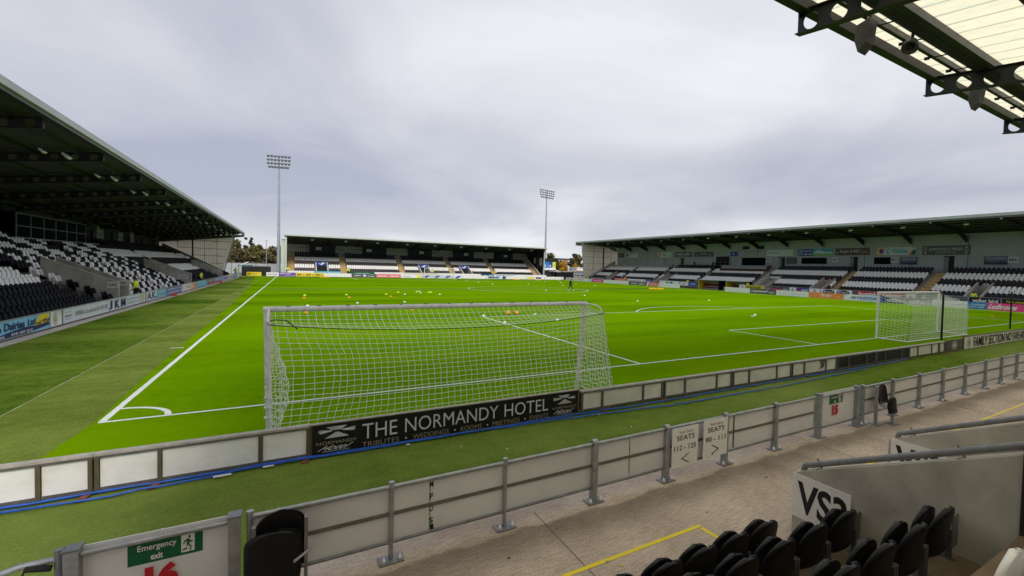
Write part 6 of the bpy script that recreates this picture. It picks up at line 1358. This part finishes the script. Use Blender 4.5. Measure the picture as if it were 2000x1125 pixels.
# low buildings in the far right gap
root = empty('low_building', (80, 114, 0), 'low grey hut with dark round windows in the far right corner', 'hut')
b = B(); b.box(77.6, 83.0, 113, 117, 0, 2.35, 'wall_grey'); b.obj('wall', root); b = B(); b.box(69.0, 84.5, 112.8, 117.2, 2.35, 2.52, 'board_top'); b.obj('roof', root)
for x in (78.3, 79.4, 80.7, 82.2): b = B(); b.lathe((x, 112.97, 1.25), [(.33, 0), (.3, .03), (0, .03)], 'wall_black', 12, axis=(0, -1, 0)); b.obj('window', root)
gear_box(71.5, 77.3, 112.5, 0, 2.1, 'black container left of the grey hut', 'panel_black'); gear_box(83.3, 88.0, 112, 0, 2.2, 'dark container right of the grey hut', 'wall_black')
b = B(); b.tube([(75.4, 108.2, 0), (75.4, 108.2, 1.75)], .07, 'goal_white', 8); b.box(75.3, 75.5, 108.1, 108.3, 1.75, 1.8, 'goal_white'); tag(b.obj('corner_post', None, (75.4, 108.2, 0)), 'short white post in the far right corner', 'post')
root = empty('office_building', (182, 300, 0), 'pale flat roofed building between trees beyond the far right corner', 'building')
b = B(); b.box(171, 193, 300, 312, 0, 10.2, 'concrete_pale'); b.box(178, 182, 299.6, 300, 0, 10.2, 'brick'); b.obj('wall', root); b = B(); b.box(170.4, 193.6, 299.4, 312.6, 10.2, 11.0, 'steel_dark'); b.obj('roof', root)
for x in (172.5, 175.2, 184, 187.4, 190.4):
    for z in (2.0, 5.2, 8.0): b = B(); b.box(x, x+1.8, 299.9, 300, z, z+1.5, 'glass_dark'); b.obj('window', root)
root = empty('small_building', (121.5, 180, 0), 'white building with a red roof edge beside the right gable', 'building')
b = B(); b.box(118.8, 127, 180, 186, 0, 3.6, 'panel_white'); b.obj('wall', root); b = B(); b.prism([(118.5, 179.8, 2.3), (123.5, 179.8, 2.3), (123.5, 179.8, 1.9), (118.5, 179.8, 2.6)], (0, .15, 0), 'red_steel'); b.box(118.6, 127.2, 179.7, 186.2, 3.6, 4.0, 'panel_white'); b.obj('roof', root)

# ================================================================== TREES
def tree(x, y, h, w, mat, label, n=1500, shape='round', seed=1, leaf_s=.42, z0=0, group='trees beyond the stands'):
    rn = np.random.RandomState(seed); root = empty('tree', (x, y, z0), label, 'tree', group)
    b = B(); th = h*(.45 if shape == 'round' else .7)
    b.tube([(x, y, z0), (x+.1, y, z0+th*.5), (x-.05, y+.1, z0+th)], [w*.055, w*.04, w*.015], 'bark', 8)
    for k in range(6):
        a = k*1.05+rn.rand(); r = w*.33; z1 = z0+h*(.3+.07*k); b.tube([(x, y, z1), (x+r*.5*math.cos(a), y+r*.5*math.sin(a), z1+h*.10), (x+r*math.cos(a), y+r*math.sin(a), z1+h*.2)], [w*.02, w*.014, w*.006], 'bark', 5)
    b.obj('trunk', root)
    cl = []
    nc = 26 if shape == 'round' else 18
    for i in range(nc):
        t = rn.rand(); a = rn.rand()*2*PI
        if shape == 'round': rr = w/2*math.sqrt(rn.rand())*math.sin(PI*min(1, .18+.80*t))**.7; z = h*(.22+.74*t)
        else: rr = w/2*math.sqrt(rn.rand())*(1.02-t); z = h*(.12+.86*t)
        cl.append((x+rr*math.cos(a), y+rr*math.sin(a), z0+z, w*(.10+.11*rn.rand())*(1 if shape == 'round' else (1.1-t))))
    V = []; F = []
    for i in range(n):
        c = cl[rn.randint(nc)]; d = rn.normal(size=3); d /= np.linalg.norm(d); r = c[3]*(.55+.55*rn.rand())
        p = np.array(c[:3])+d*r*np.array((1, 1, .8)); s = leaf_s*(.5+.9*rn.rand())
        q = rn.normal(size=3); q /= np.linalg.norm(q); e = np.cross(q, d+.4*rn.normal(size=3)); e /= np.linalg.norm(e)+1e-6; o = len(V)
        V += [p-q*s, p+e*s*.6, p+q*s, p-e*s*.6]; F.append((o, o+1, o+2, o+3))
    b = B(); b.add(V, F, mat); b.obj('crown', root)
lt = [(-15.5, 150, 8.2, 6, 'leaf_green', 'round', 'broad green tree at the left end of the left tree line'), (-12.8, 168, 9.3, 6, 'leaf_olive', 'round', 'olive tree behind the green one in the left tree line'), (-10.2, 172, 10.6, 3.6, 'leaf_green', 'tall', 'pointed dark green conifer standing in the left tree line'), (-8.4, 166, 10.4, 4.2, 'leaf_green', 'tall', 'tallest feathery conifer of the left tree line'), (-9.6, 146, 6.4, 6.5, 'leaf_rust', 'round', 'rust brown tree in front of the conifers'), (-6.0, 150, 7.6, 5.8, 'leaf_olive', 'round', 'olive green tree just left of the street lamp'), (-3.4, 156, 7.2, 6.5, 'leaf_rust', 'round', 'brown tree behind the street lamp'), (-.4, 160, 7.4, 6.5, 'leaf_rust', 'round', 'dark brown tree behind the floodlight mast'), (2.6, 158, 7.0, 5, 'leaf_olive', 'round', 'olive tree partly behind the far stand'), (-13.3, 140, 5.2, 5, 'leaf_olive', 'round', 'low olive tree above the far left fence')]
for i, (x, y, h, w, m, sh, lab) in enumerate(lt): tree(x, y, h, w, m, lab, 1700, sh, i+1)
rtt = [(112.5, 196, 10.6, 8, 'leaf_olive', 'round', 'olive tree right of the scoreboard'), (117.5, 205, 9.6, 6.5, 'leaf_rust', 'round', 'brown tree left of the pale building'), (105.5, 198, 8.6, 6, 'leaf_olive', 'round', 'olive tree mostly hidden by the scoreboard'), (127.5, 194, 10.2, 7, 'leaf_rust', 'round', 'brownish tree beside the right gable'), (132, 204, 11.4, 8, 'leaf_dark', 'round', 'dark tree half behind the right gable'), (115.6, 188, 6.6, 4.6, 'leaf_gold', 'round', 'golden autumn tree in front of the brown tree'), (124.2, 190, 5.8, 3.2, 'leaf_gold', 'round', 'smaller golden tree nearer the right gable'), (126, 215, 8.0, 6, 'leaf_dark', 'round', 'dark tree in front of the pale building')]
for i, (x, y, h, w, m, sh, lab) in enumerate(rtt): tree(x, y, h, w, m, lab, 1600, sh, i+40, leaf_s=.5)

# ------------------------------------------------------------------ litter on the walkway
rnl = random.Random(11)
for i, (x, y) in enumerate([(6.45, -8.86), (6.35, -8.72), (9.9, -8.2), (8.2, -8.5), (12.6, -8.3), (5.4, -8.1), (7.3, -7.9), (10.8, -8.9)]):
    b = B(); a = rnl.uniform(0, 6); c_, s_ = math.cos(a), math.sin(a); w = .03
    b.add([(x+c_*w, y+s_*w, .004), (x-s_*w*.6, y+c_*w*.6, .014), (x-c_*w, y-s_*w, .004), (x+s_*w*.6, y-c_*w*.6, .010)], [(0, 1, 2, 3)], ('cone_orange', 'ink_gold', 'rust')[i % 3] if i else 'ink_yellow')
    tag(b.obj('fallen_leaf', None, (x, y, 0)), 'small curled autumn leaf lying on the concrete walkway', 'leaf', 'fallen leaves on the walkway')
for i, (x, y) in enumerate([(3.1, -5.6), (5.9, -4.6), (6.6, -5.1), (1.9, -5.5), (4.6, -6.3), (9.4, -5.2)]):
    b = B(); b.prism([(x, y, 0), (x+.035, y+.01, 0), (x+.02, y+.03, .004)], (0, 0, .012), 'tape_white')
    tag(b.obj('paper_scrap', None, (x, y, 0)), 'tiny white paper scrap on the turf behind the boards', 'litter', 'paper scraps on the turf')
